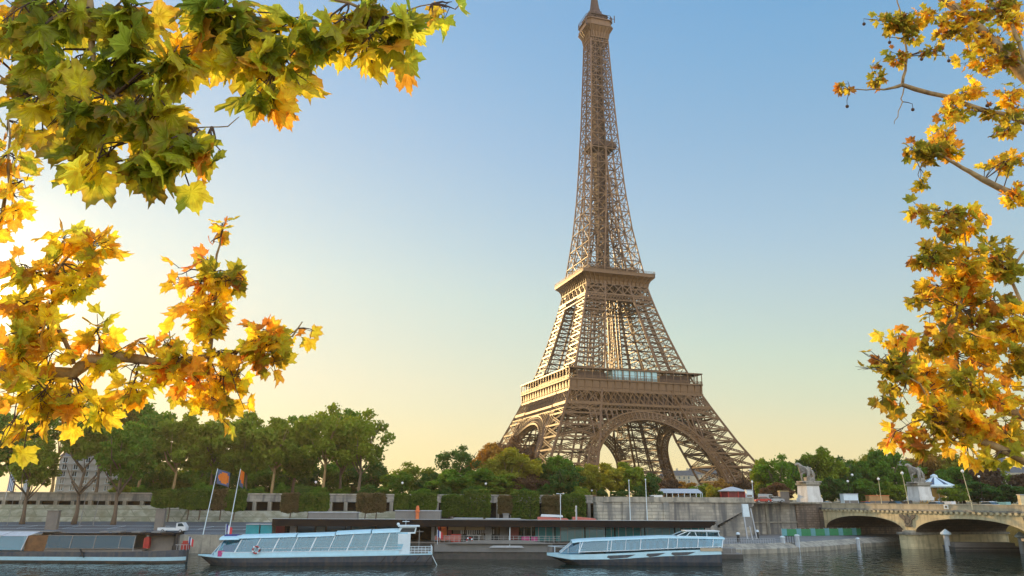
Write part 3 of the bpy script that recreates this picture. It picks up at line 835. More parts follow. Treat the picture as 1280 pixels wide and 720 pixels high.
mb.build('deck', M['hull_pale'], TB1)
for k in range(5):
    mb = MB(); x = 28.5+k*1.9; mb.bar((x,-3.44,.35),(x+.9,-3.46,1.45),.22,.12); mb.build('fender', M['black'], TB1)
sill = lambda x: top(x)+.75
roofz = pw([(0,4.35),(8,4.5),(20,4.85),(31,5.35)])
segs = [(1.8,5.0),(5.0,14.2),(14.4,20.6),(20.8,26.6),(26.8,31.6)]
mb = MB()
for x in np.linspace(2.0,31.0,24):
    for s in (-1,1): pass
for s in (-1,1):
    o = s
    for x0, x1 in zip(np.linspace(1.0,31.6,12), np.linspace(1.0,31.6,12)[1:]):
        hb0, hb1 = min(half(x0),3.25)-.12, min(half(x1),3.25)-.12
        mb.add([(x0,s*hb0,top(x0)),(x1,s*hb1,top(x1)),(x1,s*(hb1-.05),sill(x1)),(x0,s*(hb0-.05),sill(x0))], [(0,1,2,3)])
mb.build('coaming', M['hull_pale'], TB1)
mb = MB()
step = 3.05; x = 1.4; k = 0
fr = MB()
while x < 30:
    x1 = x+step; r0, r1 = roofz(x)-.15, roofz(x1)-.15
    for s in (-1,1):
        hb0, hb1 = min(half(x),3.25)-.2, min(half(x1),3.25)-.2
        mb.add([(x,s*hb0,sill(x)),(x1,s*hb1,sill(x1)),(x1+1.05,s*(hb1-.45),r1),(x+1.05,s*(hb0-.45),r0)], [(0,1,2,3)])
        fr.bar((x,s*(hb0+.03),sill(x)-.1),(x+1.05,s*(hb0-.42),r0+.1), .20 if k % 2 else .13, .12)
        fr.bar((x,s*(hb0+.03),sill(x)+.02),(x1,s*(hb1+.03),sill(x1)+.02),.10)
        if k > 1: fr.bar((x,s*(hb0+.02),sill(x)+.55),(x1,s*(hb1+.02),sill(x1)+.55),.05)
    x = x1; k += 1
mb.add([(.5,-1.6,top(0)+.2),(.5,1.6,top(0)+.2),(2.6,1.7,roofz(2)-.15),(2.6,-1.7,roofz(2)-.15)], [(0,1,2,3)])
mb.add([(.5,-1.6,top(0)+.2),(1.4,-half(1.4)+.2,sill(1.4)),(2.45,-half(1.4)+.65,roofz(2)-.15),(2.6,-1.7,roofz(2)-.15)], [(0,1,2,3)])
gl = mb.build('window_glass', M['boat_glass'], TB1, fix=False)
for yy in (-1.6,-.8,0,.8,1.6): fr.bar((.5,yy,top(0)+.2),(2.6,yy*1.05,roofz(2)-.1),.12)
for t in (.3,.6): fr.bar((.5+2.1*t,-1.65,top(0)+.2+3*t),(.5+2.1*t,1.65,top(0)+.2+3*t),.08)
fr.build('window_frame', M['white'], TB1, fix=False)
for i, (a, b) in enumerate(segs):
    mb = MB(); dz = .10*(i % 2)+.06*i
    for x0, x1 in ((a,(a+b)/2),((a+b)/2,b)):
        z0, z1 = roofz(x0)+dz, roofz(x1)+dz
        pr = lambda x, z: [(x,-2.95,z-.38),(x,-2.7,z-.08),(x,-1.6,z+.12),(x,0,z+.2),(x,1.6,z+.12),(x,2.7,z-.08),(x,2.95,z-.38)]
        A_, B_ = pr(x0,z0), pr(x1,z1)
        mb.add(A_+B_, [(j,j+1,j+8,j+7) for j in range(6)]+[tuple(range(7)),tuple(range(7,14))])
    mb.build('roof_panel', M['hull_pale'], TB1, fix=False)
mb = MB()
for k in range(22):
    x = 4.5+k*1.2
    for y in (-2.2,-1.2,1.2,2.2): mb.box(x,x+.5,y-.35,y+.35,1.4,2.75)
tag(mb.build('seat', M['seat'], TB1), kind='stuff')
mb = MB(); mb.box(1.7,4.6,-2.3,-1.0,1.4,2.3); mb.box(2.2,3.8,-1.0,.6,2.3,3.1); mb.build('table_cover', M['magenta'], TB1)
lifering(TB1, (8.0,-3.4,2.5), .55)
mb = MB(); mb.box(31.3,33.4,-2.9,2.9,1.7,5.0); mb.build('stern_cabin', M['white'], TB1)
mb = MB(); mb.prism([(30.9,5.0),(34.2,5.0),(34.4,6.1),(31.6,6.1)], 'y', -2.3, 2.3); wh = mb.build('wheelhouse', M['white'], TB1)
mb = MB(); mb.prism([(31.5,5.25),(34.0,5.25),(34.15,5.9),(31.95,5.9)], 'y', -2.34, 2.34); mb.box(34.2,34.42,-2,2,5.3,5.9); mb.build('window', M['glass_dark'], wh)
mb = MB(); mb.box(31.2,34.9,-2.6,2.6,6.102,6.25); mb.lathe([(.0,.5),(.2,.45),(.28,.25),(.2,.05),(0,0)], (31.2,-1.6,6.25), 8); mb.bar((32.5,0,6.2),(32.5,0,7.1),.06); mb.bar((31.9,0,6.9),(33.1,0,6.9),.1); mb.build('roof', M['white'], wh)
mb = MB()
for x in np.arange(33.6,37.3,.6): mb.bar((x,-3.05,1.75),(x,-3.05,2.95),.06)
for zz in (2.15,2.55,2.95): mb.bar((33.4,-3.05,zz),(37.1,-3.05,zz),.07); mb.bar((37.1,-3.05,zz),(37.1,3.05,zz),.07)
for y in np.arange(-3,3.1,.75): mb.bar((37.1,y,1.75),(37.1,y,2.95),.06)
mb.bar((37.1,-3,1.7),(38.1,-3.3,-.1),.09)
mb.build('railing', M['white'], TB1)
mb = MB(); mb.box(33.5,36.5,-1.6,1.6,1.75,2.5); mb.bar((34.9,-1.8,1.7),(34.9,-1.8,5.6),.14); mb.bar((34.2,-1.8,5.3),(35.6,-1.8,5.3),.1); mb.build('winch_box', M['grey'], TB1)
mb = MB(); mb.box(2.2,4.2,-1.2,1.2,roofz(3)+.12,roofz(3)+.35); mb.build('roof_locker', M['navy'], TB1)
f_ = TB1.matrix_basis
tricolour(Vector((SX(286.5,143),143.2,WZ+4.5)), 0, 1.9, 'small tricolour flag above the bow roof of the long glass boat', 1.5)

# boat 2: low streamlined tour boat
X0 = SX(683,147)
TB2 = empty('tour_boat', (X0,147.2,WZ), 0.0, 'shorter streamlined pale blue sightseeing boat with raked windscreen and swept roof', 'boat')
Lb = SX(897,144)-X0
half = pw([(0,.05),(1.5,1.3),(4,2.5),(8,3.2),(Lb,3.2)])
top = pw([(0,1.8),(4,1.65),(12,1.9),(20,2.35),(Lb,2.7)])
mid = pw([(0,1.35),(4,.85),(12,1.0),(20,1.5),(Lb,1.85)])
xs = [0,.8,1.6,2.5,4,6,8,11,14,17,20,24,28,Lb]
mb = MB(); hull_loft(mb, xs, half, mid, rake=6.0); 
mb.build('hull', [M['hull_dark'],M['hull_pale'],M['hull_low']], TB2)
mb = MB()
for s in (-1,1):
    for x0, x1 in zip(xs, xs[1:]):
        mb.add([(x0,s*half(x0),mid(x0)),(x1,s*half(x1),mid(x1)),(x1,s*half(x1)*.97,top(x1)),(x0,s*half(x0)*.97,top(x0))], [(0,1,2,3)])
deck(mb, xs, lambda x: half(x)*.97, top)
mb.add([(Lb,-3.1,mid(Lb)),(Lb,3.1,mid(Lb)),(Lb,3.1,top(Lb)),(Lb,-3.1,top(Lb))], [(0,1,2,3)])
mb.build('topside', M['hull_pale'], TB2, fix=False)
for a, b in ((10.2,15.2),(17.0,20.4),(21.3,25.6)):
    mb = MB(); s = -3.22
    z = lambda x: (mid(x)+top(x))/2
    mb.add([(a,s,z(a)-.12),(a+.6,s,z(a)-.38),(b-1.5,s,z(b)-.40),(b,s,z(b)+.12),(a+.2,s,z(a)+.16)], [(0,1,2,3,4)]); mb.build('hull_slot', M['hull_dark'], TB2, fix=False)
roof = pw([(4.2,3.7),(6,3.95),(12,4.2),(20,4.55),(26,4.55),(31,4.45)])
mb = MB(); fr = MB()
hw = 2.9
for s in (-1,1):
    y = s*hw; yt = s*(hw-.4)
    mb.add([(2.3,s*1.9,top(2.3)+.15),(5.4,y,top(5)+.2),(6.3,yt,roof(6)),(4.6,s*1.8,roof(4.6)-.1)], [(0,1,2,3)])
    gx = [5.4,10.3,10.9,16,20.8,22.4,26,28.6,30.2]
    for x0, x1 in zip(gx, gx[1:]):
        mb.add([(x0,y,top(x0)+.45),(x1,y,top(x1)+.35),(x1+.35,yt,roof(x1)-.1),(x0+.35,yt,roof(x0)-.1)], [(0,1,2,3)])
        fr.bar((x0,y*1.015,top(x0)+.3),(x0+.35,yt*1.03,roof(x0)),.12)
    fr.bar((13.4,y*1.015,top(13)+.3),(13.75,yt*1.03,roof(13)),.07)
    fr.bar((30.2,y*1.015,top(30)+.2),(30.7,yt,roof(30)),.16)
    fr.bar((2.3,s*1.9,top(2.3)+.15),(4.6,s*1.8,roof(4.6)-.1),.1)
    fr.bar((5.4,y,top(5)+.2),(6.3,yt,roof(6)),.14)
    for x0, x1 in ((5.4,16),(16,22),(22,30.2)): fr.bar((x0,y*1.01,top(x0)+.4),(x1,y*1.01,top(x1)+.36),.12)
mb.add([(2.3,-1.9,top(2.3)+.15),(2.3,1.9,top(2.3)+.15),(4.6,1.8,roof(4.6)-.1),(4.6,-1.8,roof(4.6)-.1)], [(0,1,2,3)])
mb.build('window_glass', M['boat_glass'], TB2, fix=False)
for yy in (-1,0,1): fr.bar((2.3,yy*1.2,top(2.3)+.15),(4.6,yy*1.2,roof(4.6)-.1),.08)
fr.build('window_frame', M['white'], TB2, fix=False)
mb = MB(); mb.box(6.6,10.2,-2.45,2.45,1.9,3.7); mb.build('front_cabin', M['boat_glass_dark'], TB2)
mb = MB()
rx = [4.3,5.5,8,12,16,20,24,27,30.9]
for x0, x1 in zip(rx, rx[1:]):
    pr = lambda x: [(x,-2.75,roof(x)-.2),(x,-2.6,roof(x)+.02),(x,-1.2,roof(x)+.2),(x,1.2,roof(x)+.2),(x,2.6,roof(x)+.02),(x,2.75,roof(x)-.2)]
    A_, B_ = pr(x0), pr(x1); mb.add(A_+B_, [(j,j+1,j+7,j+6) for j in range(5)]+[(0,1,2,3,4,5),(6,7,8,9,10,11)])
mb.build('roof', M['hull_pale'], TB2, fix=False)
mb = MB(); mb.prism([(22.6,4.7),(24.6,5.5),(30.0,5.45),(30.2,4.6)], 'y', -1.9, 1.9); wh = mb.build('wheelhouse', M['boat_glass'], TB2)
mb = MB()
for s in (-1.92,1.92):
    for a, b in (((22.6,4.7),(24.6,5.5)),((24.6,5.5),(30.0,5.45)),((24.4,4.7),(25.2,5.5)),((26.2,4.7),(25.9,5.5)),((28,4.7),(28,5.45)),((30.2,4.6),(30.0,5.45)),((22.6,4.7),(30.2,4.6))):
        mb.bar((a[0],s,a[1]),(b[0],s,b[1]),.13)
mb.box(24.4,30.3,-2.1,2.1,5.51,5.62); mb.build('frame', M['white'], wh)
mb = MB()
for k in range(15):
    for y in (-2.0,-.9,.9,2.0): mb.box(11.5+k*1.15,12+k*1.15,y-.35,y+.35,2.3+.03*k,3.5+.03*k)
tag(mb.build('seat', M['seat'], TB2), kind='stuff')
mb = MB(); pts = [(0.2,0,2.9),(1.4,-1.2,2.85),(3.6,-2.5,2.8)]
for a, b in zip(pts, pts[1:]): mb.bar(a,b,.07); mb.bar((a[0],-a[1],a[2]),(b[0],-b[1],b[2]),.07)
for a in pts: mb.bar(a,(a[0],a[1],1.8),.07); mb.bar((a[0],-a[1],a[2]),(a[0],-a[1],1.8),.07)
mb.build('bow_railing', M['white'], TB2)
mb = MB(); mb.box(26.4,30.2,-3.24,-3.1,2.35,2.85); mb.build('side_panel', mat('sand_panel', (.50,.40,.28), .6, noise=(1,.2)), TB2)

# barge on the left
X0 = SX(-70,146); X1 = SX(243,146)
BG = empty('river_barge', (X0,146,WZ), 0, 'low dark restaurant barge with grey glazed sides moored at the left edge', 'boat')
Lb = X1-X0; l = lambda px: SX(px,143.5)-X0
half = pw([(0,2.8),(Lb-5,2.8),(Lb-2,2.1),(Lb-.5,1.2),(Lb,.5)])
top = pw([(0,1.75),(Lb-8,1.75),(Lb,2.15)])
xs = [0,10,20,30,Lb-5,Lb-3.5,Lb-2,Lb-1,Lb-.4,Lb]
mb = MB(); hull_loft(mb, xs, half, top, bands=((-.6,.8),(.35,.96),(.95,.99)), mis=(2,2,1,0)); mb.build('hull', [M['hull_dark'],M['hull_pale'],M['hull_low']], BG)
mb = MB(); deck(mb, xs, half, top); mb.build('deck', M['grey'], BG)
mb = MB(); mb.box(l(66),l(186),-2.45,2.45,1.75,2.1); mb.box(l(66),l(176),-2.2,2.2,2.1,2.3); mb.build('deckhouse_base', M['taupe'], BG)
for i, (a, b) in enumerate(((67,97),(97.5,126),(126.5,157),(157.5,175))):
    mb = MB(); mb.add([(l(a),-2.5,2.3),(l(b)-.1,-2.5,2.3),(l(b)-.1,-2.0,4.35),(l(a),-2.0,4.35)], [(0,1,2,3)]); w_ = mb.build('window', M['boat_glass_dark'], BG, fix=False)
    mb = MB(); mb.bar((l(b),-2.52,2.2),(l(b),-2.0,4.4),.14); mb.bar((l(a),-2.03,4.35),(l(b),-2.03,4.35),.12); mb.bar((l(a),-2.52,2.3),(l(b),-2.52,2.3),.1); mb.build('frame', M['grey'], w_)
mb = MB(); mb.box(l(66),l(176),1.8,2.0,2.1,4.4); mb.build('rear_bulkhead', M['grey'], BG)
mb = MB(); mb.box(l(70),l(222),-2.1,2.4,4.45,4.62); mb.box(l(150),l(222),-1.9,2.2,4.622,4.80); mb.build('roof', M['char'], BG)
mb = MB(); mb.box(l(186),l(219),-.4,1.8,1.75,4.44); mb.build('rear_cabin', M['taupe'], BG)
mb = MB(); mb.box(l(39),l(66),-1.9,1.9,1.75,4.3); mb.build('wooden_saloon', mat('varnished_wood', (.20,.09,.03), .4, noise=(1.2,.7,(.07,.03,.01))), BG)
mb = MB(); mb.prism([(l(36),1.9),(l(66),1.9),(l(74),4.7),(l(66),4.8),(l(44),4.75)], 'y', 1.9, 2.0)
mb.build('rear_panel', M['grey'], BG)
for a, b in ((-70,-32),(-31,4),(5,38)):
    mb = MB(); mb.add([(l(a),-2.5,2.0),(l(b),-2.5,2.0),(l(b+3),-2.0,4.2),(l(a+3),-2.0,4.2)], [(0,1,2,3)]); w_ = mb.build('window', M['boat_glass'], BG, fix=False)
    mb = MB(); mb.bar((l(b),-2.52,1.9),(l(b+3),-2.0,4.2),.12)
    mb.add([(l(a+3),-2.1,4.2),(l(b+3),-2.1,4.2),(l(b+12),-.6,4.9),(l(a+12),-.6,4.9)], [(0,1,2,3)]); mb.build('frame', M['lightgrey'], w_, fix=False)
mb = MB(); mb.box(0,l(66),-.6,2.2,4.8,4.95); mb.box(l(-60),l(30),-.4,-.3,2,4.8); mb.build('forward_roof', M['grey'], BG)
mb = MB()
for a in (125,140,165,190): mb.box(l(a),l(a+11),-.9,1.4,4.81,5.05)
mb.build('roof_hatch', M['grey'], BG)
mb = MB(); mb.box(l(184),l(191),-1.6,-.9,2.3,4.0); mb.box(l(186),l(190),-1.5,-1.0,4.0,4.2); mb.build('red_ventilator', M['red'], BG)
mb = MB(); mb.lathe([(.5,1.8),(.5,2.6),(.35,2.9),(.35,4.6),(.55,4.8),(.2,4.9)], (l(221),-.6,0), 10); mb.build('funnel', M['black'], BG)
mb = MB()
for a in (226,230,234,238): mb.bar((l(a),-1.5,2),(l(a),-1.5,2.9),.06)
mb.bar((l(224),-1.5,2.9),(l(240),-1.3,2.9),.07); mb.bar((l(176),-2.7,1.9),(l(176),-2.7,2.8),.08); mb.build('railing', M['steel'], BG)
mb = MB(); mb.bar((l(112),-2.9,2.2),(l(118),-2.9,.9),.22,.2); mb.bar((l(113),-2.95,1.0),(l(118),-2.95,1.7),.16,.16); mb.build('anchor', M['black'], BG)
mb = MB(); mb.box(l(229),l(236),-.8,.8,2.0,3.1); mb.box(l(230),l(235),-.7,.7,3.1,3.5); mb.build('red_engine_cover', M['red'], BG)
tricolour(Vector((SX(243,146),146,WZ+2.0)), 0, 2.2, 'small drooping tricolour flag at the stern of the dark barge', 1.2)

# ------------------------------------------------------------------ floating terminal
PX0, PX1 = SX(345,156.6), SX(893,156.6)
FT = empty('floating_terminal', (0,156.6,WZ), 0, 'long dark floating boarding stage with a thin charcoal roof and shops beneath', 'landing stage')
x_ = lambda px: SX(px,156.6)
mb = MB(); mb.box(x_(300),x_(893),0,12,-1.0,2.75); mb.build('hull', M['hull_low'], FT)
mb = MB(); mb.box(x_(545),x_(690),-.25,-.003,1.3,2.9); mb.build('fender_board', M['grey'], FT)
mb = MB(); mb.box(x_(298),x_(895),-.3,12.2,2.752,2.95); mb.build('deck', M['taupe'], FT)
mb = MB(); mb.prism([(PX0,6.97),(SX(893,156),6.97),(SX(884,156),5.75),(PX0,5.67)], 'y', -1.2, -.7)
mb.prism([(PX0,6.6),(SX(893,156),6.6),(SX(890,156),6.2),(PX0,6.2)], 'y', -.7, 11)
rf = mb.build('roof', M['char'], FT)
mb = MB(); mb.box(PX0,SX(893,156),-1.3,-1.1,6.972,7.05); mb.build('roof_edge', M['lightgrey'], rf)
mb = MB(); mb.box(x_(346),x_(890),8.5,8.8,2.95,6.19); mb.build('back_wall', M['char'], FT)
for k in range(15):
    mb = MB(); x = PX0+2+k*(PX1-PX0-4)/14; mb.bar((x,1.2,2.95),(x,1.2,6.2),.22); mb.bar((x,9.2,2.95),(x,9.2,6.2),.22); mb.build('column', M['char'], FT)
spec = [(346,362,'dark_red'),(364,372,'lightgrey'),(374,395,'glass_dark'),(397,408,'seat'),(410,440,'glass_dark'),(441,470,'seat'),(472,512,'glass_dark'),
        (540,548,'lightgrey'),(549,552,'red'),(553,560,'orange'),(561,566,'dark_red'),(567,580,'taupe'),(581,600,'glass_dark'),(600,606,'taupe'),(607,615,'lightgrey'),(616,624,'glass_dark'),(625,636,'grey'),(637,649,'dark_red'),
        (650,668,'boat_glass_dark'),(669,700,'teal'),(701,756,'glass'),(757,800,'teal'),(801,850,'glass'),(851,882,'teal')]
for a, b, m_ in spec:
    mb = MB(); y = 5.6 if m_ not in ('dark_red','orange','red') else 4.2
    mb.box(x_(a)*1.03,x_(b)*1.03-.05,y,y+.3,2.95,6.2); mb.build('shop_panel', M[m_], FT)
mb = MB()
for px in range(655,885,9): mb.bar((x_(px)*1.03,4.9,2.95),(x_(px)*1.03,4.9,6.2),.1)
mb.bar((x_(650)*1.03,4.9,5.6),(x_(882)*1.03,4.9,5.6),.12); mb.build('glazing_bar', M['steel'], FT)
mb = MB(); mb.box(x_(560),x_(606),3.0,3.3,5.0,5.7); mb.build('fascia_board', mat('sand_fascia', (.36,.28,.17), .6, noise=(1,.3)), FT)
mb = MB(); mb.box(x_(583),x_(601),4.6,4.9,3.9,4.1); 
for k in range(16):
    xx = x_(575)+k*.42; mb.box(xx,xx+.2,4.5,4.9,4.1+rnd.random()*.3,4.9+rnd.random()*.5)
mb.build('display_shelf', M['lightgrey'], FT)
mb = MB(); mb.box(x_(565),x_(577),.4,1.2,2.95,4.35); mb.build('counter', M['red'], FT)
mb = MB(); mb.box(x_(545),x_(577),.2,.38,3.35,4.05); mb.build('banner', M['salmon'], FT)
for s, (a, b) in enumerate(((545,600),(600,650),(650,700))):
    mb = MB()
    for px in range(a,b,6): mb.bar((x_(px),-.1,2.95),(x_(px),-.1,4.1),.06)
    for zz in (3.3,3.7,4.1): mb.bar((x_(a),-.1,zz),(x_(b),-.1,zz),.05)
    mb.build('railing', M['steel'], FT)
mb = MB(); mb.bar((x_(637.5),-.35,2.2),(x_(637.5),-.35,6.1),.2); mb.build('mooring_pole', M['white'], FT)
lifering(FT, (x_(588),-.35,3.3), .5)
mb = MB(); mb.prism([(x_(560),2.9),(x_(610),3.4),(x_(655),3.4),(x_(690),2.9),(x_(690),2.75),(x_(560),2.75)], 'y', -.9, -.35); mb.build('gangway', M['grey'], FT)
mb = MB(); mb.prism([(x_(612),2.1),(x_(617),2.45),(x_(652),2.45),(x_(655),2.1)], 'y', -.98, -.91); mb.build('pale_board', M['lightgrey'], FT)
mb = MB(); mb.box(x_(652),x_(662),.3,1.2,3.3,4.0); mb.box(x_(664),x_(672),.3,1.2,3.2,3.95); mb.build('deck_chest', M['magenta'], FT)
mb = MB()      # warm lamps under the roof
for px in (375,424,448,472,520,566,605,567): mb.lathe([(0,.12),(.12,0),(0,-.12)], (x_(px),1.0,5.75), 8)
mb.build('ceiling_lamp', mat('warm_lamp_glow', (1,.8,.5), .5, emit=((1,.72,.4),14.0)), FT)
mb = MB()
for px in (383,430,482,545,566,580): mb.box(x_(px),x_(px+9),3.9,4.0,5.6,5.7)
mb.build('strip_light', mat('strip_lamp_glow', (1,.9,.7), .5, emit=((1,.80,.52),2.2)), FT)
tricolour(Vector((x_(549),155.8,WZ+2.6)), 0, 2.6, 'tricolour flag on the boarding stage right behind the long glass boat', 1.3, -.1)
# teal cabins at the left end of the terminal
for i, (a, b) in enumerate(((311,328),(329,344))):
    e = empty('teal_cabin', (SX((a+b)/2,156),156,WZ+2.95), 0, ('left teal ticket cabin under the left end of the dark roof','right teal ticket cabin beside the dark red panel')[i], 'kiosk')
    w = (SX(b,156)-SX(a,156))/2-.05
    mb = MB(); mb.box(-w,w,0,2.4,0,2.95); mb.build('cabin_body', M['grey'], e)
    mb = MB(); mb.box(-w+.02,w-.02,-.12,-.003,.9,2.9); mb.build('teal_shutter', M['teal'], e)
    mb = MB(); mb.box(-w,w,-.4,2.5,2.952,3.05); mb.build('roof', M['lightgrey'], e)

# ------------------------------------------------------------------ things on the quays
def box_kiosk(px0, px1, y0, y1, Y, name, label, m, z0=None, cat='kiosk', depth=2.4, cap=None, group=None):
    a, b = SX(px0,Y), SX(px1,Y); zt = SZ(y0,Y,(px0+px1)/2); zb = z0 if z0 is not None else SZ(y1,Y,(px0+px1)/2)
    e = empty(name, ((a+b)/2,Y,zb), 0, label, cat, group); w = (b-a)/2; h = zt-zb
    mb = MB(); mb.box(-w,w,0,depth,0,h-.15)
    for k in range(1, max(2,int(w*2/1.6))): mb.box(-w+k*1.6-.04,-w+k*1.6+.04,-.04,0,.1,h-.25)
    mb.build('body', m, e)
    mb = MB(); mb.box(-w-.12,w+.12,-.15,depth+.12,h-.148,h); mb.build('roof', cap or M['lightgrey'], e)
    mb = MB(); mb.box(-w+.1,w-.1,-.02,-.002,.15,h*.35); mb.build('plinth', M['taupe'], e); return e
box_kiosk(387,447,640,652,171,'service_cabin','long flat grey cabin on the quay just left of the white van',M['grey'],-4.3,'cabin')
box_kiosk(495,551,638,652,171,'service_cabin','grey flat roofed cabin behind the orange chimney column',M['grey'],-4.3,'cabin')
box_kiosk(197,208,636,662,176,'quay_column','tall brown panel column on the quay beside the white truck',M['taupe'],-3.2,'column',1.0,M['taupe'])
box_kiosk(62,76,638,656,176,'quay_column','wider brown panel column against the sloping bank at the left',M['taupe'],-3.2,'column',1.0,M['taupe'])
box_kiosk(568,603,647.5,652,172,'service_cabin','low white roofed cabin in front of the tall hedges',M['grey'],-4.3,'cabin')
box_kiosk(608,650,648,652,172,'service_cabin','low grey roofed cabin left of the salmon awning',M['grey'],-4.3,'cabin')
box_kiosk(629,636,642,650,173,'ventilation_box','small grey box standing in front of the hedge gap',M['grey'],-1.9,'box',1.5,M['grey'])
# orange chimney column
e = empty('orange_column', (SX(522.5,169.8),169.8,-4.4), 0, 'orange round pipe column rising above the dark terminal roof', 'column')
h = SZ(632,169.8,522)+4.4
mb = MB(); mb.lathe([(.0,0),(.5,0),(.42,.4),(.36,h-.8),(.36,h-.4),(.28,h-.35),(.24,h-.02),(0,h)], n=14); mb.build('pipe', M['orange'], e)
mb = MB(); mb.lathe([(.37,h*.82),(.5,h*.83),(.5,h*.87),(.37,h*.88)], n=14); mb.build('collar', M['orange'], e)
# salmon awnings / parasols
for (a, b, y0, y1, lab) in ((672,712,644.5,651,'salmon awning with a white upper flap in front of the brown hedge'),(716,746,648,651,'low salmon awning at the foot of the pale stone wall')):
    Y = 172; xa, xb = SX(a,Y), SX(b,Y); zt = SZ(y0,Y,a); zb = SZ(y1,Y,a)
    e = empty('awning', ((xa+xb)/2,Y,-4.9), 0, lab, 'awning'); w = (xb-xa)/2; H = zt+4.9; H2 = zb+4.9
    mb = MB(); mb.prism([(-w,H2),(w,H2),(w*.85,H2+.45),(-w*.6,H2+.75),(-w,H2+.7)], 'y', 0, 3.2); mb.build('canopy', M['salmon'], e)
    if a == 672:
        mb = MB(); mb.prism([(-w*.8,H2+.8),(w*.6,H2+.7),(w*.55,H+.1),(-w*.75,H+.25)], 'y', .6, 2.6); mb.build('upper_flap', M['white'], e)
    mb = MB(); 
    for s in (-1,1):
        for yy in (.2,3): mb.bar((s*w*.9,yy,0),(s*w*.9,yy,H2),.12)
    mb.build('post', M['steel'], e)

# vehicles ------------------------------------------------------------
def vehicle(px, Y, z, kind, m, label, rz=0.0, s=1.0):
    e = empty(kind, (SX(px,Y),Y,z), rz, label, {'parked_car':'car','van':'van','pickup_truck':'truck','coach':'bus'}[kind], None)
    if kind == 'parked_car':
        L_, Hh, prof = 4.3, 1.45, [(-2.15,.35),(-2.12,.75),(-1.9,.88),(-1.25,.93),(-.75,1.0),(1.5,1.02),(2.05,.92),(2.15,.6),(2.12,.35)]
        cab = [(-1.2,.95),(-.55,1.42),(.9,1.45),(1.65,1.0)]; wx = (-1.35,1.35)
    elif kind == 'van':
        prof = [(-2.5,.35),(-2.48,.95),(-2.2,1.1),(-1.5,1.2),(-1.0,1.95),(-.7,2.1),(2.5,2.15),(2.5,.35)]
        cab = [(-1.55,1.2),(-1.1,1.9),(-.1,1.92),(-.1,1.2)]; wx = (-1.6,1.6); Hh = 2.1
    elif kind == 'coach':
        prof = [(-5,.4),(-5,2.9),(-4.7,3.1),(5,3.1),(5,.4)]; cab = [(-4.9,1.4),(-4.9,2.5),(4.8,2.5),(4.8,1.4)]; wx = (-3.2,3.1); Hh = 3.1
    else:
        prof = [(-2.9,.45),(-2.9,1.0),(.9,1.0),(.95,1.95),(2.2,2.05),(2.75,1.35),(2.9,1.1),(2.9,.45)]
        cab = [(1.25,1.25),(1.25,1.85),(2.1,1.9),(2.6,1.28)]; wx = (-1.8,1.9); Hh = 2
    mb = MB(); mb.prism([(x*s,z_*s) for x,z_ in prof], 'y', -.85*s, .85*s); bd = mb.build('body', m, e)
    mb = MB()
    if kind == 'parked_car':
        mb.prism([(x*s,z_*s) for x,z_ in cab], 'y', -.72*s, .72*s)
    else: mb.prism([(x*s,z_*s) for x,z_ in cab], 'y', -.87*s, .87*s)
    cb = mb.build('windows', M['glass_dark'], e)
    if kind == 'parked_car':
        mb = MB(); mb.prism([(-.5*s,1.40*s),(-.45*s,1.5*s),(.85*s,1.52*s),(1.0*s,1.42*s)], 'y', -.70*s, .70*s); mb.build('roof', m, e)
    for x in wx:
        for y in (-.78,.62):
            mb = MB(); mb.prism([((x+.34*math.cos(t))*s,(.34+.34*math.sin(t))*s) for t in [2*math.pi*k/14 for k in range(14)]], 'y', (y-.1)*s, (y+.14)*s)
            w_ = mb.build('wheel', M['black'], e)
            mb = MB(); mb.prism([((x+.18*math.cos(t))*s,(.34+.18*math.sin(t))*s) for t in [2*math.pi*k/10 for k in range(10)]], 'y', (y-.12)*s, (y-.101)*s); mb.build('hub', M['steel'], w_)
    for y in (-.7,.5):
        mb = MB(); xx = prof[0][0]; mb.box((xx-.03)*s,(xx+.05)*s,y*s,(y+.22)*s,.6*s,.78*s); mb.build('headlight', M['white'], e)
    return e
cp = {n: mat(n, c, .25, metal=.1, noise=(2,.1)) for n, c in (('white_car_paint',(.7,.72,.73)),('dark_car_paint',(.04,.045,.05)),('red_car_paint',(.40,.04,.03)),('silver_car_paint',(.40,.42,.44)),('blue_car_paint',(.05,.22,.34)),('teal_car_paint',(.20,.42,.42)))}
vehicle(221, 173.2, -2.70, 'pickup_truck', cp['white_car_paint'], 'white flatbed truck parked on the left quay road', 0)
vehicle(452, 174, -2.2, 'van', cp['white_car_paint'], 'white van whose roof shows above the dark terminal roof', 0, 1.0)
vehicle(817, 214, GZ, 'van', cp['white_car_paint'], 'white van parked on the embankment left of the pale tent', .1, .9)
vehicle(953, 216, 3.75, 'parked_car', cp['red_car_paint'], 'dark red car at the top of the quay stairs', .1)
vehicle(969, 218, 3.75, 'parked_car', cp['silver_car_paint'], 'silver car facing the brown pillar near the stairs top', .2, 1.05)
vehicle(961, 229, 3.7, 'van', cp['silver_car_paint'], 'grey van parked behind the cars near the stairs top', 2.8, 1.1)
def bridge_vehicle(px, v, kind, m, label, s=1.0, flip=False):
    # solve u so that the point shows at px
    best = min(((abs((BU(u,v).x/BU(u,v).y)-(S(px,625,1000).x/1000)),u) for u in np.arange(-12,120,.25)))
    u = best[1]; P = BU(u,v); e = vehicle(640, 10, 0, kind, m, label, 0, s)
    e.location = (P.x,P.y,2.62); e.rotation_euler = (0,0,BR.rotation_euler.z+(math.pi if flip else 0)); return e
bridge_vehicle(1031, 6, 'parked_car', cp['blue_car_paint'], 'blue car driving onto the bridge beside the first pedestal')
bridge_vehicle(1080, 8, 'parked_car', cp['red_car_paint'], 'red car on the bridge left of the orange kiosk', 1.05)
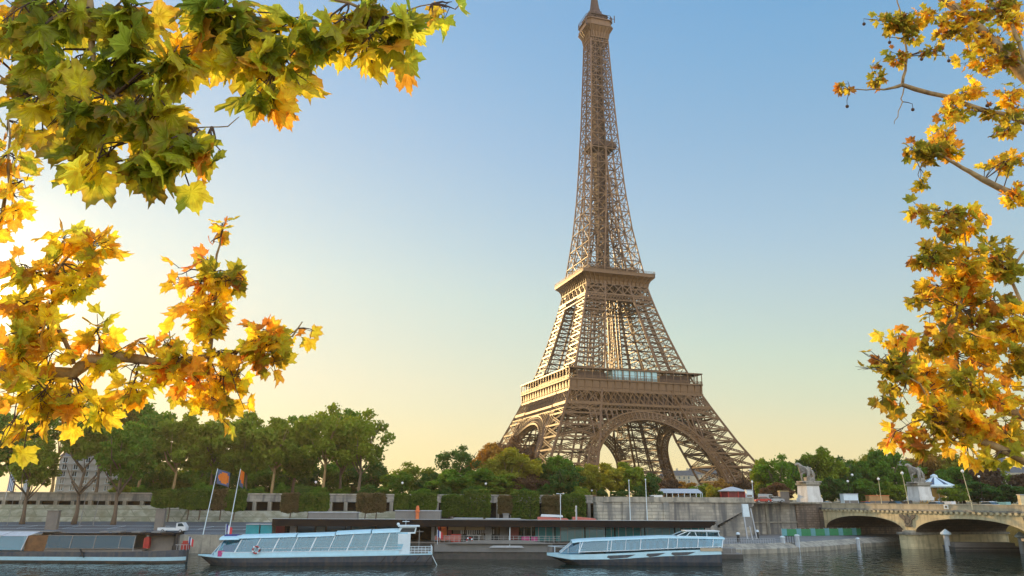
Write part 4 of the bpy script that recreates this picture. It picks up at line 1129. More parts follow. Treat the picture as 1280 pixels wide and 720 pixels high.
bridge_vehicle(1117, 6, 'parked_car', cp['dark_car_paint'], 'dark car on the bridge left of the second pedestal', 1.15)
bridge_vehicle(1129, 10, 'van', cp['dark_car_paint'], 'dark van on the bridge just before the second pedestal', .8)
bridge_vehicle(1168, 5, 'parked_car', cp['white_car_paint'], 'white car in front of the carousel on the bridge', 1.1)
bridge_vehicle(1183, 9, 'van', cp['white_car_paint'], 'white van in front of the right side of the carousel', .8)
bridge_vehicle(1234, 5, 'parked_car', cp['white_car_paint'], 'white car on the bridge beside the square sign', 1.15)
bridge_vehicle(1250, 9, 'van', cp['teal_car_paint'], 'pale teal van on the bridge at the right', .78)

# statues on pedestals -------------------------------------------------
def skin_mesh(name, verts, edges, radii, m, parent, sub=1):
    me = bpy.data.meshes.new(name); me.from_pydata([tuple(v) for v in verts], edges, [])
    o = bpy.data.objects.new(name, me); col.objects.link(o)
    sk = o.modifiers.new('skin', 'SKIN')
    for i, r in enumerate(radii):
        sv = me.skin_vertices[0].data[i]; sv.radius = (r, r) if not hasattr(r, '__len__') else r
    me.skin_vertices[0].data[0].use_root = True
    sb = o.modifiers.new('sub', 'SUBSURF'); sb.levels = sub; sb.render_levels = sub
    dg = bpy.context.evaluated_depsgraph_get(); dg.update()
    ev = o.evaluated_get(dg); me2 = bpy.data.meshes.new_from_object(ev)
    o.modifiers.clear(); o.data = me2; me2.materials.clear(); me2.materials.append(m)
    me2.polygons.foreach_set('use_smooth', [True]*len(me2.polygons))
    o.parent = parent; return o
def horse_group(P, rz, label, sc=1.0):
    e = empty('horse_statue', P, rz, label, 'statue', None); e.scale = (sc,)*3
    V = [(0,0,1.75),(.75,0,1.75),(-.75,0,1.85),(-1.15,0,2.25),(-1.35,0,2.8),(-1.75,0,2.75),(-2.0,0,2.5),   # body, neck, head (faces -x)
         (-.8,.3,1.3),(-.85,.3,.8),(-.75,.3,.1),(-.8,-.3,1.4),(-1.25,-.3,1.15),(-1.1,-.3,.7),                 # fore legs, one raised
         (.85,.3,1.2),(1.05,.3,.75),(.9,.3,.1),(.8,-.3,1.2),(.95,-.3,.75),(.8,-.3,.1),
         (1.15,0,1.7),(1.45,0,1.2),(1.4,0,.7)]
    E_ = [(0,1),(0,2),(2,3),(3,4),(4,5),(5,6),(2,7),(7,8),(8,9),(2,10),(10,11),(11,12),(1,13),(13,14),(14,15),(1,16),(16,17),(17,18),(1,19),(19,20),(20,21)]
    Rr = [.52,.52,.54,.38,.28,.20,.13,.18,.12,.10,.18,.12,.08,.22,.12,.10,.22,.12,.10,.12,.12,.05]
    skin_mesh('horse', V, E_, Rr, M['statue'], e)
    # warrior standing against the flank holding the bridle
    y = -.85; x = -.35
    V = [(x,y,1.25),(x,y,1.6),(x-.02,y,1.95),(x-.02,y,2.2),(x-.02,y,2.42),
         (x+.17,y,1.0),(x+.2,y-.02,.55),(x+.22,y,.08),(x-.17,y,1.0),(x-.28,y-.1,.58),(x-.25,y-.1,.08),
         (x+.27,y,1.98),(x+.42,y+.1,1.65),(x+.5,y+.2,1.4),(x-.3,y,2.0),(x-.6,y+.1,2.2),(x-.9,y+.4,2.45)]
    E_ = [(0,1),(1,2),(2,3),(3,4),(0,5),(5,6),(6,7),(0,8),(8,9),(9,10),(2,11),(11,12),(12,13),(2,14),(14,15),(15,16)]
    Rr = [.21,.19,.24,.09,.15,.14,.10,.07,.14,.10,.07,.10,.08,.06,.10,.08,.06]
    skin_mesh('warrior', V, E_, Rr, M['statue'], e)
    mb = MB(); mb.prism([(-1.9,-1.2),(1.7,-1.2),(1.5,.7),(-1.6,.7)], 'z', -.05, .16); mb.prism([(-.5,-.5),(1.1,-.45),(.9,.5),(-.3,.5)], 'z', .162, .75)
    mb.build('rock_base', M['statue'], e); return e
def pedestal(px, Y, y0, y1, wpx, label, lab2, rz, m=None):
    x = SX(px,Y); zt = SZ(y0,Y,px); zb = SZ(y1,Y,px)-.1; h = zt-zb; w = (SX(px+wpx/2,Y)-SX(px-wpx/2,Y))/2
    e = empty('stone_pedestal', (x,Y,zb), rz, label, 'pedestal'); f = w/1.27
    mb = MB(); mb.add([(-f*1.0,-f,1.1),(f*1.0,-f,1.1),(f,f,1.1),(-f,f,1.1),(-f*.93,-f*.93,h-.9),(f*.93,-f*.93,h-.9),(f*.93,f*.93,h-.9),(-f*.93,f*.93,h-.9)],
           [(0,1,5,4),(1,2,6,5),(2,3,7,6),(3,0,4,7),(4,5,6,7)]); mb.build('shaft', M['white_stone'], e)
    mb = MB(); mb.box(-f*1.12,f*1.12,-f*1.12,f*1.12,0,.9); mb.box(-f*1.05,f*1.05,-f*1.05,f*1.05,.902,1.1); mb.build('base', M['white_stone'], e)
    mb = MB(); mb.box(-f*.98,f*.98,-f*.98,f*.98,h-.898,h-.6); mb.box(-f*1.08,f*1.08,-f*1.08,f*1.08,h-.598,h-.25); mb.box(-f*.95,f*.95,-f*.95,f*.95,h-.248,h); mb.build('cornice', M['stone_cap'], e)
    horse_group((x,Y,zt+.05), rz, lab2, 1.95*f/2.4)
    return e
pedestal(1012, 214, 603, 627, 25, 'tall white pedestal at the far end of the bridge, left of the two', 'stone horse and warrior group on the left pedestal', .31)
pedestal(1150.5, 232, 604, 625, 25, 'tall white pedestal in front of the carousel', 'stone horse and warrior group before the carousel', .31)

# carousel ---------------------------------------------------------------
Y = 262; cx = SX(1172,Y); zb = GZ; zt = SZ(597,Y,1172); ze = SZ(606,Y,1172); rr = SX(1193,Y)-cx
CA = empty('carousel', (cx,Y,zb), 0, 'white and blue striped carousel with golden columns behind the right pedestal', 'carousel')
h0, h1 = ze-zb, zt-zb
for k in range(24):
    mb = MB(); mb.lathe([(rr*1.02,h0),(rr*.55,h0+(h1-h0)*.55),(rr*.18,h1)], n=1, a0=2*math.pi*k/24, a1=2*math.pi*(k+1)/24)
    mb.build('roof_panel', M['flag_blue'] if k % 3 == 0 else M['white'], CA, fix=False)
mb = MB(); mb.lathe([(rr*1.02,h0-.9),(rr*1.06,h0-.5),(rr*1.02,h0)], n=24); mb.lathe([(rr*.2,h1),(rr*.2,h1+.6),(.2,h1+1.1)], n=12); mb.build('rim', M['white'], CA)
gold = mat('golden_paint', (.62,.34,.07), .35, noise=(2,.3))
for k in range(14):
    a = 2*math.pi*k/14; mb = MB(); mb.lathe([(.16,0),(.12,.5),(.09,2.5),(.12,h0-.9)], (rr*.92*math.cos(a),rr*.92*math.sin(a),0), 8); mb.build('column', gold, CA)
mb = MB(); mb.lathe([(rr*.42,.3),(rr*.42,h0-.5)], n=16); mb.lathe([(rr*1.0,0),(rr*1.0,.35),(0,.36)], n=24); mb.build('centre_drum', gold, CA)
for k in range(12):
    a = 2*math.pi*k/12+.2; mb = MB(); x, y = rr*.72*math.cos(a), rr*.72*math.sin(a)
    mb.bar((x,y,.3),(x,y,h0-.6),.09); mb.tube([(x-.6,y,1.3),(x-.2,y,1.35),(x+.35,y,1.35),(x+.55,y,1.7),(x+.75,y,1.95),(x+1.0,y,1.8)], [.12,.25,.26,.16,.14,.08], 6)
    for dx in (-.4,.3):
        for dy in (-.1,.1): mb.bar((x+dx,y+dy,1.25),(x+dx+.15,y+dy,.6),.09)
    mb.build('wooden_horse', M['white'], CA)

# small buildings on the embankment ----------------------------------------
Y = 236; a, b = SX(822,Y), SX(875,Y)
e = empty('market_tent', ((a+b)/2,Y,GZ), 0, 'long pale pitched tent on the embankment under the tower arch', 'tent'); w = (b-a)/2; ht = SZ(611,Y,850)-GZ; he = SZ(616.5,Y,850)-GZ
mb = MB()
for s in (-1,1): mb.add([(-w,s*4-0,he),(w,s*4,he),(w*.93,0,ht),(-w*.82,0,ht)], [(0,1,2,3)])
mb.add([(-w,-4,he),(-w,4,he),(-w*.82,0,ht)], [(0,1,2)]); mb.add([(w,-4,he),(w,4,he),(w*.93,0,ht)], [(0,1,2)]); mb.build('roof', M['lightgrey'], e, fix=False)
mb = MB()
for k in range(8):
    for s in (-3.9,3.9): mb.bar((-w+.2+(2*w-.4)*k/7,s,0),(-w+.2+(2*w-.4)*k/7,s,he),.15)
mb.build('post', M['white'], e)
mb = MB(); mb.box(-w*.2,w*.8,-2,2,0,he*.8); mb.build('stall_counter', M['taupe'], e)
Y = 234; cx = SX(916,Y); r = SX(933,Y)-cx; ht = SZ(608.5,Y,916)-GZ; he = SZ(613.5,Y,916)-GZ
e = empty('red_kiosk', (cx,Y,GZ), .2, 'dark red wooden kiosk with a low grey hipped roof by the tower foot', 'kiosk')
mb = MB(); mb.lathe([(r*1.1,he),(r*.45,he+(ht-he)*.7),(r*.1,ht)], n=8); mb.lathe([(r*1.1,he-.18),(r*1.1,he)], n=8); mb.lathe([(0,he-.17),(r*1.1,he-.18)], n=8); mb.build('roof', M['lightgrey'], e, fix=False)
mb = MB(); mb.lathe([(r*.9,0),(r*.9,he-.2)], n=8); mb.build('wall', M['dark_red'], e)
mb = MB()
for k in range(8):
    q = 2*math.pi*k/8; mb.box(r*.9*math.cos(q)-.15,r*.9*math.cos(q)+.15,r*.9*math.sin(q)-.15,r*.9*math.sin(q)+.15,0,he)
mb.build('post', M['red'], e)
box_kiosk(1055,1073,617,630,232,'white_kiosk','white box kiosk under a street lamp behind the bridge parapet',M['white'],None,'kiosk',2.6)
box_kiosk(1087,1112,619,630,236,'orange_kiosk','low orange brown kiosk behind the bridge parapet',mat('orange_wood',(.5,.26,.09),.6,noise=(1,.5)),None,'kiosk',2.6,M['orange'])
box_kiosk(976,987,613.5,629,219,'brown_pillar','square brown pillar between the stairs and the left pedestal',M['taupe'],None,'pillar',1.8,mat('pillar_cap',(.5,.4,.2),.6))
box_kiosk(934,941,612,622,226,'ticket_hut','tiny pale hut beside the red kiosk',M['white'],None,'hut',1.5)
box_kiosk(1276,1284,618,630,170,'bridge_pylon','cream stone post at the right end of the bridge parapet',M['bridge'],2.6,'post',1.0)

# lamps, poles and flags ------------------------------------------------------
def pole(px, y0, Y, zb, r=.09, name='white_pole', m='white', label='', cat='pole', px_b=None, group=None):
    zt = SZ(y0,Y,px); xb = SX(px_b if px_b else px, Y); xt = SX(px,Y)
    e = empty(name, (xb,Y,zb), 0, label, cat, group)
    mb = MB(); mb.tube([(0,0,0),(0,0,.5),((xt-xb)*.5,0,(zt-zb)*.5),(xt-xb,0,zt-zb)], [r*1.8,r,r*.85,r*.6], 8); mb.build('shaft', M[m], e)
    mb = MB(); mb.lathe([(0,.25),(r*1.4,.12),(r*1.4,0),(0,-.05)], (xt-xb,0,zt-zb), 8); mb.build('finial', M[m], e)
    return e
pole(787,601,171,-4.4,.11,label='left of two tall bare white poles before the pale stone wall')
pole(808,600,171,-4.4,.11,label='right of two tall bare white poles before the pale stone wall')
pole(931,578,240,GZ,.12,'slim_mast','char','tall thin dark mast standing in front of the right tower leg','mast')
pole(876,617,225,-4.5,.1,label='short pale pole peeking over the grey quay wall')
def globe_lamp(px, y0, Y, zb, label, r=.34, m='char', lean=0):
    zt = SZ(y0,Y,px); e = empty('street_lamp', (SX(px,Y)+lean,Y,zb), 0, label, 'street lamp', 'globe street lamps'); h = zt-zb
    mb = MB(); mb.tube([(0,0,0),(0,0,.8),(0,0,1.0),(-lean,0,h-r*2)], [.16,.13,.09,.06], 8); mb.build('post', M[m], e)
    mb = MB(); mb.lathe([(0,-r),(r*.6,-r*.8),(r,0),(r*.7,r*.7),(0,r)], (-lean,0,h-r), 12); mb.build('globe', M['globe'], e, smooth=True)
    mb = MB(); mb.lathe([(0,h-.05),(.14,h-.02),(.05,h+.16),(0,h+.2)], (-lean,0,0), 8); mb.build('cap', M[m], e)
globe_lamp(393,601,212,GZ,'globe lamp between the trunks of the tall green trees')
globe_lamp(502,602,212,GZ,'globe lamp against the low bushes right of the tall trees')
globe_lamp(607,603,212,GZ,'globe lamp rising behind the tallest clipped hedge')
globe_lamp(697,603,214,GZ,'globe lamp half hidden by the dark tree left of the tower arch')
globe_lamp(740,612,214,GZ,'small globe lamp at the corner of the pale stone wall',.25)
globe_lamp(1062.5,600,236,GZ,'shorter globe lamp above the white kiosk',.36)
globe_lamp(1069,592,250,GZ,'taller globe lamp just right of the white kiosk',.42)
globe_lamp(1101.5,597,214,2.6,'globe lamp above the orange kiosk on the bridge',.36,'bridge')
globe_lamp(1132.5,589.5,200,2.6,'globe lamp left of the second pedestal',.38,'bridge',.5)
globe_lamp(1209,587,180,2.6,'tallest lean globe lamp on the bridge right of the carousel',.36,'bridge',.8)
globe_lamp(1228.5,594,205,2.6,'thin globe lamp before the dark trees at the right',.34)
globe_lamp(942,601,232,GZ,'small globe lamp right of the red kiosk',.3,'white')
globe_lamp(941.5,586,300,GZ,'high globe lamp behind the right foot of the tower',.5)
# double headed white lamp
e = empty('twin_lamp', (SX(700.5,171),171,-4.4), 0, 'slim white lamp post with two flat heads in front of the brown hedge', 'street lamp'); h = SZ(617,171,700)+4.4
mb = MB(); mb.tube([(0,0,0),(0,0,1),(0,0,h)], [.14,.09,.07], 8); mb.build('post', M['white'], e)
for s in (-1,1):
    mb = MB(); mb.bar((0,0,h-.05),(s*.35,0,h),.07); mb.box(min(s*.3,s*.85),max(s*.3,s*.85),-.12,.12,h-.08,h+.05); mb.build('lamp_head', M['white'], e)
e = empty('camera_post', (SX(720,171),171,-4.4), 0, 'short pale grey post standing beside the salmon awning', 'post'); h = SZ(634,171,720)+4.4
mb = MB(); mb.tube([(0,0,0),(0,0,1),(0,0,h)], [.2,.2,.17], 8); mb.box(-.25,.05,-.2,.2,h-.9,h-.5); mb.build('shaft', M['lightgrey'], e)
mb = MB(); mb.lathe([(.2,0),(.22,.1),(.1,.3),(0,.35)], (0,0,h), 8); mb.build('head', M['lightgrey'], e)
# lamp posts before the left bank
for px, y0, y1, lab in ((123.5,620,654,'grey post leaning before the sloping bank between two trees'),(17,612,655,'thin grey post before the sloping bank at the far left'),(107,612,652,'slim steel post between the two left trunks')):
    pole(px,y0,182,-1.75,.09 if px > 100 else .05,'steel_post','grey',lab,'post',px-2)
# flags
def flag(px, y0, pxb, lab, big):
    Y = 170.6; zb = -2.95; zt = SZ(y0,Y,px); xb, xt = SX(pxb,Y), SX(px,Y)
    e = empty('flagpole', (xb,Y,zb), 0, lab, 'flagpole', 'flagpoles on the left quay'); h = zt-zb
    mb = MB(); mb.tube([(0,0,0),(xt-xb,0,h)], [.11,.07], 8); mb.build('shaft', M['white'], e)
    mb = MB(); N_, K = (12,8); W_, H_ = (3.0,2.9) if big else (1.1,3.2)
    f = lambda i, j: (xt-xb+.1+W_*i/N_*(.96), .28*math.sin(i*.9)*(i/N_)-.4*(i/N_), h-.15-H_*j/K-(.55*W_/3)*(i/N_)**1.2-(.2 if big else .5)*(i/N_)+.0*j)
    vs_ = [f(i,j) for i in range(N_+1) for j in range(K+1)]; fs = []; ms = []
    for i in range(N_):
        for j in range(K):
            fs.append((i*(K+1)+j,(i+1)*(K+1)+j,(i+1)*(K+1)+j+1,i*(K+1)+j+1))
            x, y = (i+.5)/N_-.52, (j+.5)/K-.5
            o_ = (x*x/.17+y*y/.14) < 1 if big else (y < .25+x*.3)
            ms.append(1 if o_ else 0)
    o = len(mb.v); mb.v += vs_; mb.f += fs; mb.m += ms
    mb.build('cloth', [M['flag_blue'],M['flag_orange']], e, fix=False)
flag(267.5,585.5,259,'left white flagpole with a blue flag bearing a large orange disc',True)
flag(296.5,586,290,'right white flagpole with a limp orange flag',False)
# banners at far left
for px, y0, y1, m_, lab in ((10,587,614,'navy','blue and white striped vertical banner at the left edge'),(29,592,615,'lightgrey','pale vertical banner second from the left edge')):
    Y = 192; x = SX(px,Y); zt, zb = SZ(y0,Y,px), SZ(y1,Y,px)
    e = empty('street_banner', (x,Y,GZ), .3, lab, 'banner', 'banners on the embankment'); 
    mb = MB(); mb.bar((-.6,0,0),(-.6,0,zt-GZ+.2),.1); mb.bar((-.6,0,zt-GZ),(.6,0,zt-GZ),.07); mb.build('pole', M['steel'], e)
    H_ = (zt-GZ)-(max(zb,GZ+.9)-GZ)
    for k in range(6):
        mb = MB(); mb.box(-.5+k*.17,-.5+k*.17+.165,-.04,.04,max(zb,GZ+.9)-GZ,zt-GZ-.06); mb.build('stripe', M['white'] if k % 2 else M[m_], e)
# green hoarding under the bridge end
GH = empty('hoarding', (SX(973,212),212,-4.4), 0, 'row of green and blue green hoarding panels along the lower quay before the arch', 'fence')
xa, xb = 0, SX(1081,216)-SX(973,212)
n = 17
for k in range(n):
    mb = MB(); x0 = xa+(xb-xa)*k/n; y0 = 0+.55*k; mb.box(x0+.03,x0+(xb-xa)/n-.03,y0,y0+.1,.05,1.75+.1*(k % 3 == 0)); mb.build('panel', M['green_f'] if k % 3 else M['teal_f'], GH)
mb = MB()
for k in range(n+1): mb.bar((xa+(xb-xa)*k/n,.55*k-.05,0),(xa+(xb-xa)*k/n,.55*k-.05,2.0),.08)
mb.build('post', M['steel'], GH)
# mooring structures on the right
def piling(px, y0, y1, Y, label, r=.45, name='mooring_post'):
    zt = SZ(y0,Y,px); e = empty(name, (SX(px,Y),Y,WZ-1), 0, label, 'post', 'pale mooring posts'); h = zt-WZ+1
    mb = MB(); mb.lathe([(r,0),(r,h-.5),(r*1.05,h-.45),(r*1.05,h-.3)], n=12); mb.build('pile', M['lightgrey'], e)
    mb = MB(); mb.lathe([(r*1.12,h-.3),(r*1.1,h-.1),(r*.5,h),(0,h)], n=12); mb.build('cap', M['white'], e)
    mb = MB(); mb.bar((r*.3,-r*1.05,.8),(r*.3,-r*1.05,h-.6),.09); mb.build('ladder_rail', M['white'], e); return e
piling(973.5,670,688,184,'left white mooring post of the pair with steps between them',.5)
piling(991.5,668,688,184,'right white mooring post of the pair with steps between them',.5)
piling(1066,672,687,192,'single white mooring post standing alone before the bridge',.4)
e = empty('boarding_steps', (SX(982.5,184.3),184.3,WZ), 0, 'dark steel boarding steps hung between two white mooring posts', 'steps'); w = 1.1
mb = MB()
for k in range(4): mb.box(-w,w,-.1+.25*k,.15+.25*k,.25+.55*k,.35+.55*k)
mb.build('tread', M['steel'], e)
mb = MB()
for x in np.linspace(-w,w,5): mb.bar((x,.6,1.6),(x,.6,3.2),.08)
mb.bar((-w,.6,3.2),(w,.6,3.2),.1); mb.build('railing', M['char'], e)
e = empty('access_gantry', (SX(936,196),196,-4.35), 0, 'tall pale two legged gangway gantry standing on the lower quay before the stairs', 'gantry')
hh = SZ(630,196,936)+4.35
mb = MB(); mb.bar((-1.1,0,0),(-1.7,0,hh),.28); mb.bar((1.3,.5,0),(.4,.5,hh-1),.24); mb.bar((-.6,-3,-1),(-1.2,-3,3),.2); mb.build('leg', M['lightgrey'], e)
mb = MB(); mb.prism([(-1.65,hh-2.9),(-.1,hh-2.9),(-.3,hh),(-1.7,hh)], 'y', -.2, .7); mb.build('panel', M['white'], e)
mb = MB(); mb.prism([(-1.4,hh-5.2),(.4,hh-5.2),(.2,hh-3),(-1.5,hh-3)], 'y', -.1, .6); mb.build('hopper', M['grey'], e)
for px, lab, Y in ((919,'black and white mooring bollard near the stern of the short boat',184),(943,'dark bollard with a pale top beside the gangway gantry',200)):
    e = empty('quay_bollard', (SX(px,Y),Y,-4.45), 0, lab, 'bollard', 'tall bollards on the lower quay')
    mb = MB(); mb.lathe([(.42,0),(.34,.25),(.3,1.3),(.38,1.5)], n=12); mb.build('column', M['black'], e)
    mb = MB(); mb.lathe([(.42,1.5),(.46,1.65),(.36,1.95),(0,2.05)], n=12); mb.build('cap', M['white'], e)
e = empty('work_float', (SX(906,162),162,WZ), 0, 'small dark work float moored right of the short boat', 'float')
mb = MB(); mb.box(-1.6,2.6,-.5,5,-.6,.75); mb.build('hull', M['hull_low'], e)
mb = MB(); mb.box(-1.5,2.5,-.4,4.9,.752,.9); mb.box(-1.0,1.6,.6,3,.902,1.9); mb.build('deck', M['grey'], e)
mb = MB(); 
for x in (-1.4,.5,2.4): mb.bar((x,-.35,.9),(x,-.35,1.9),.06)
mb.bar((-1.4,-.35,1.9),(2.4,-.35,1.9),.06); mb.build('railing', M['steel'], e)
# quay railing on the right, and float under the second arch
e = empty('quay_railing', (SX(895,174),177.5,-4.48), .16, 'low steel railing along the lower quay edge right of the boats', 'railing')
mb = MB()
for k in range(26): mb.bar((k*.55,0,0),(k*.55,0,1.0),.05)
for zz in (.5,1.0): mb.bar((0,0,zz),(25*.55,0,zz),.05)
mb.build('bars', M['steel'], e)
e = empty('moored_float', (SX(1184,187),187,WZ), 0, 'long stained float moored in the shadow of the second arch', 'float'); w = SX(1264,187)-SX(1184,187)
mb = MB(); mb.box(0,w,0,5,-.6,.95); mb.build('hull', M['hull_low'], e)
mb = MB(); mb.box(-.1,w+.1,-.1,5.1,.952,1.15); mb.box(0,w,-.12,-.002,.4,.55); mb.box(.5,w-.5,.8,4,1.152,1.9); mb.build('deck', M['taupe'], e)
for px, lab in ((1175.5,'pale capped guide pile left of the float under the arch'),(1267,'pale capped guide pile right of the float under the arch')):
    Y = 190 if px < 1200 else 182; x = SX(px,Y); e = empty('guide_pile', (x,Y,WZ-1), 0, lab, 'post', 'capped guide piles'); h = SZ(661 if px < 1200 else 664,Y,px)-WZ+1
    mb = MB(); mb.lathe([(.62,0),(.62,h-1.4)], n=10); mb.build('pile', M['lightgrey'], e)
    mb = MB(); mb.lathe([(.62,h-1.4),(1.15,h-1.2),(1.15,h-.9),(.5,h-.35),(0,h)], n=10); mb.build('pointed_cap', M['white'], e)

# ------------------------------------------------------------------ buildings
def facade(name, px0, px1, ytop, Y, floors, pitch, label, wall, rz=0.0, roofh=.18, depth=14, win_m=None, zb=GZ, dorm=True, group=None):
    xa, xb = SX(px0,Y), SX(px1,Y); H = SZ(ytop,Y,(px0+px1)/2)-zb; w = xb-xa
    e = empty(name, (xa,Y,zb), rz, label, 'building', group)
    hw = H*(1-roofh)
    mb = MB(); mb.box(0,w,0,depth,0,hw); mb.build('wall', wall, e)
    mb = MB()
    mb.add([(-.2,-.2,hw+.3),(w+.2,-.2,hw+.3),(w+.2,depth+.2,hw+.3),(-.2,depth+.2,hw+.3),(.6,1.4,H-.4),(w-.6,1.4,H-.4),(w-.6,depth-1.4,H-.4),(.6,depth-1.4,H-.4),(w/2-.1,depth/2,H),(w/2+.1,depth/2,H)],
           [(0,1,5,4),(1,2,6,5),(2,3,7,6),(3,0,4,7),(4,5,6,7)]); rf = mb.build('roof', M['slate'], e, fix=False)
    mb = MB()
    for f in range(1, floors+1):
        z = hw*f/floors
        mb.box(-.25,w+.25,-.25,-.004,z-.15,z+.02 if f < floors else z+.29)
    mb.build('cornice', wall, e)
    nb = max(2, int(w/pitch)); base = None; cnt = 0
    for f in range(floors):
        for k in range(nb):
            if cnt >= 90: break
            cnt += 1
            x = w*(k+.5)/nb; z = hw*f/floors+hw/floors*.22
            if base is None:
                ww, wh = pitch*.42, hw/floors*.66
                mb = MB(); mb.box(-ww/2,ww/2,-.03,-.002,0,wh); base = mb.build('window', win_m or M['glass_dark'], e)
                mb = MB(); mb.box(-ww/2-.12,-ww/2,-.10,-.031,0,wh); mb.box(ww/2,ww/2+.12,-.10,-.031,0,wh); mb.box(-.05,.05,-.09,-.031,0,wh); mb.box(-ww/2-.15,ww/2+.15,-.3,-.031,-.18,0); bf = mb.build('frame', M['white'], base)
                base.location = (x,0,z)
            else:
                o = base.copy(); col.objects.link(o); o.parent = e; o.location = (x,0,z)
                o2 = bf.copy(); col.objects.link(o2); o2.parent = o
    for k in range(max(2,int(w/9))):
        mb = MB(); x = w*(k+.35)/max(2,int(w/9)); mb.box(x,x+1.6,depth*.4,depth*.4+.9,H-.8,H+1.3)
        for j in range(3): mb.lathe([(.18,H+1.3),(.15,H+1.9)], (x+.3+.5*j,depth*.4+.45,0), 6)
        mb.build('chimney', wall, rf)
    return e
M['slate'] = mat('slate_roof', (.12,.13,.15), .6, noise=(.6,.5))
cream = mat('cream_facade', (.52,.46,.34), .85, noise=(.3,.3), streak=(.8,(.35,.30,.22),.5))
facade('apartment_building', 66, 138, 562, 262, 6, 3.1, 'cream apartment building with tall shuttered windows glimpsed behind the left trees', mat('pale_facade',(.50,.49,.46),.85,noise=(.3,.3)), 0, .15)
facade('apartment_building', 150, 205, 590, 275, 3, 3.2, 'lower pale house showing between the left tree trunks', mat('pale_facade_low',(.46,.44,.40),.85,noise=(.3,.4)), 0, .2)
facade('far_building', 826, 868, 588, 700, 6, 3.6, 'golden sunlit apartment block seen left through the right tower arch', cream, -.62, .2)
facade('far_building', 862, 912, 585, 760, 6, 3.6, 'golden sunlit apartment block seen right through the tower arch', cream, -.55, .22)
facade('far_building', 1126, 1156, 574, 620, 7, 3.6, 'grey flat roofed block rising above the trees left of the carousel', mat('grey_facade',(.32,.30,.29),.85,noise=(.2,.4)), .1, .1)
facade('far_building', 1222, 1262, 572, 480, 6, 3.4, 'sunlit cream apartment block above the trees at the right edge', cream, -.5, .2)
facade('far_building', 1252, 1330, 583, 430, 6, 3.4, 'cream mansard block at the extreme right behind the trees', cream, -.45, .2)
facade('far_building', 1046, 1092, 597, 640, 5, 3.5, 'low grey block hidden behind the trees between the lamps', cream, -.4, .2)

# ------------------------------------------------------------------ trees
def leaf_cloud(n, centers, radii, size, seed, flat=.35):
    g = np.random.default_rng(seed)
    idx = g.choice(len(centers), n, p=(radii**2/np.sum(radii**2)))
    d = g.normal(size=(n,3)); d /= np.linalg.norm(d,axis=1)[:,None]
    rad = radii[idx]*(g.random(n)**.38)*(1+.16*g.normal(size=n))
    P = centers[idx]+d*rad[:,None]*np.array([1,1,.82])
    t = g.normal(size=(n,3)); t /= np.linalg.norm(t,axis=1)[:,None]
    b = np.cross(t, g.normal(size=(n,3))); b /= np.linalg.norm(b,axis=1)[:,None]
    s = size*(.6+.9*g.random(n))[:,None]
    V = np.stack([P-t*s-b*s*.15, P+b*s*.62-t*s*.1, P+t*s+b*s*.1, P-b*s*.6+t*s*.15],1).reshape(-1,3)
    return V
def cloud_mesh(name, V, m):
    me = bpy.data.meshes.new(name); nq = len(V)//4
    me.vertices.add(len(V)); me.vertices.foreach_set('co', V.astype(np.float32).ravel())
    me.loops.add(len(V)); me.loops.foreach_set('vertex_index', np.arange(len(V),dtype=np.int32))
    me.polygons.add(nq); me.polygons.foreach_set('loop_start', np.arange(0,len(V),4,dtype=np.int32)); me.polygons.foreach_set('loop_total', np.full(nq,4,dtype=np.int32))
    me.materials.append(m); me.update(); me.validate(); return me
CROWNS = []
for i in range(7):
    g = np.random.default_rng(100+i)
    nl = 46 if i < 5 else 30
    c = g.normal(size=(nl,3)); c /= np.linalg.norm(c,axis=1)[:,None]; c *= (.50+.36*g.random(nl))[:,None]
    c[:,2] *= .95
    c = np.vstack([c, np.array([[0,0,0],[.15,.1,-.25],[0,0,.4]])])
    r = np.r_[.13+.13*g.random(nl), .36,.30,.30]
    n = (8200,8600,7600,8600,3800,3600,8000)[i]
    CROWNS.append(cloud_mesh('crown_leaves', leaf_cloud(n, c, r, (.050,.050,.054,.048,.048,.050,.054)[i], 200+i), LM['green']))
TRUNKS = []
for i in range(3):
    g = random.Random(50+i); mb = MB()
    mb.tube([(0,0,0),(.02,0,.12),(.0,.01,.3),(.03,-.01,.52)], [.040,.026,.021,.017], 8)
    for k in range(9):
        a = g.random()*6.28; z0 = g.uniform(.26,.52); L_ = g.uniform(.2,.36)
        p1 = (.6*L_*math.cos(a),.6*L_*math.sin(a),z0+.45*L_); p2 = (L_*math.cos(a+.2),L_*math.sin(a+.2),z0+L_*1.05)
        mb.tube([(.01,0,z0),p1,p2], [.012,.008,.003], 5)
    o = mb.build('trunk', M['bark'], None, smooth=True); TRUNKS.append(o.data); bpy.data.objects.remove(o)
tr_i = 0
def tree(px, ytop, wpx, Y, kind, label, zb=None, bottom=.18, crown=None, trunk=None, group='trees along the far embankment', name='broadleaf_tree', aspect=1.0, bark='bark'):
    global tr_i
    tr_i += 1; g = random.Random(tr_i)
    zb = GZ if zb is None else zb
    x = SX(px,Y); zt = SZ(ytop,Y,px); H = zt-zb; rw = (SX(px+wpx/2,Y)-SX(px-wpx/2,Y))/2
    e = empty(name, (x,Y,zb), g.random()*6.28, label, 'tree', group)
    o = bpy.data.objects.new('crown', CROWNS[crown if crown is not None else g.randrange(5)]); col.objects.link(o); o.parent = e
    z0 = H*bottom; o.location = (0,0,(z0+H)/2); o.scale = (rw*1.22,rw*1.15,(H-z0)/2*1.12)
    o.material_slots[0].link = 'OBJECT'; o.material_slots[0].material = LM[kind]
    t = bpy.data.objects.new('trunk', TRUNKS[g.randrange(3)]); col.objects.link(t); t.parent = e
    t.scale = (min(H,16)*1.0, min(H,16)*1.0, H)
    t.material_slots[0].link = 'OBJECT'; t.material_slots[0].material = M[bark]
    return e
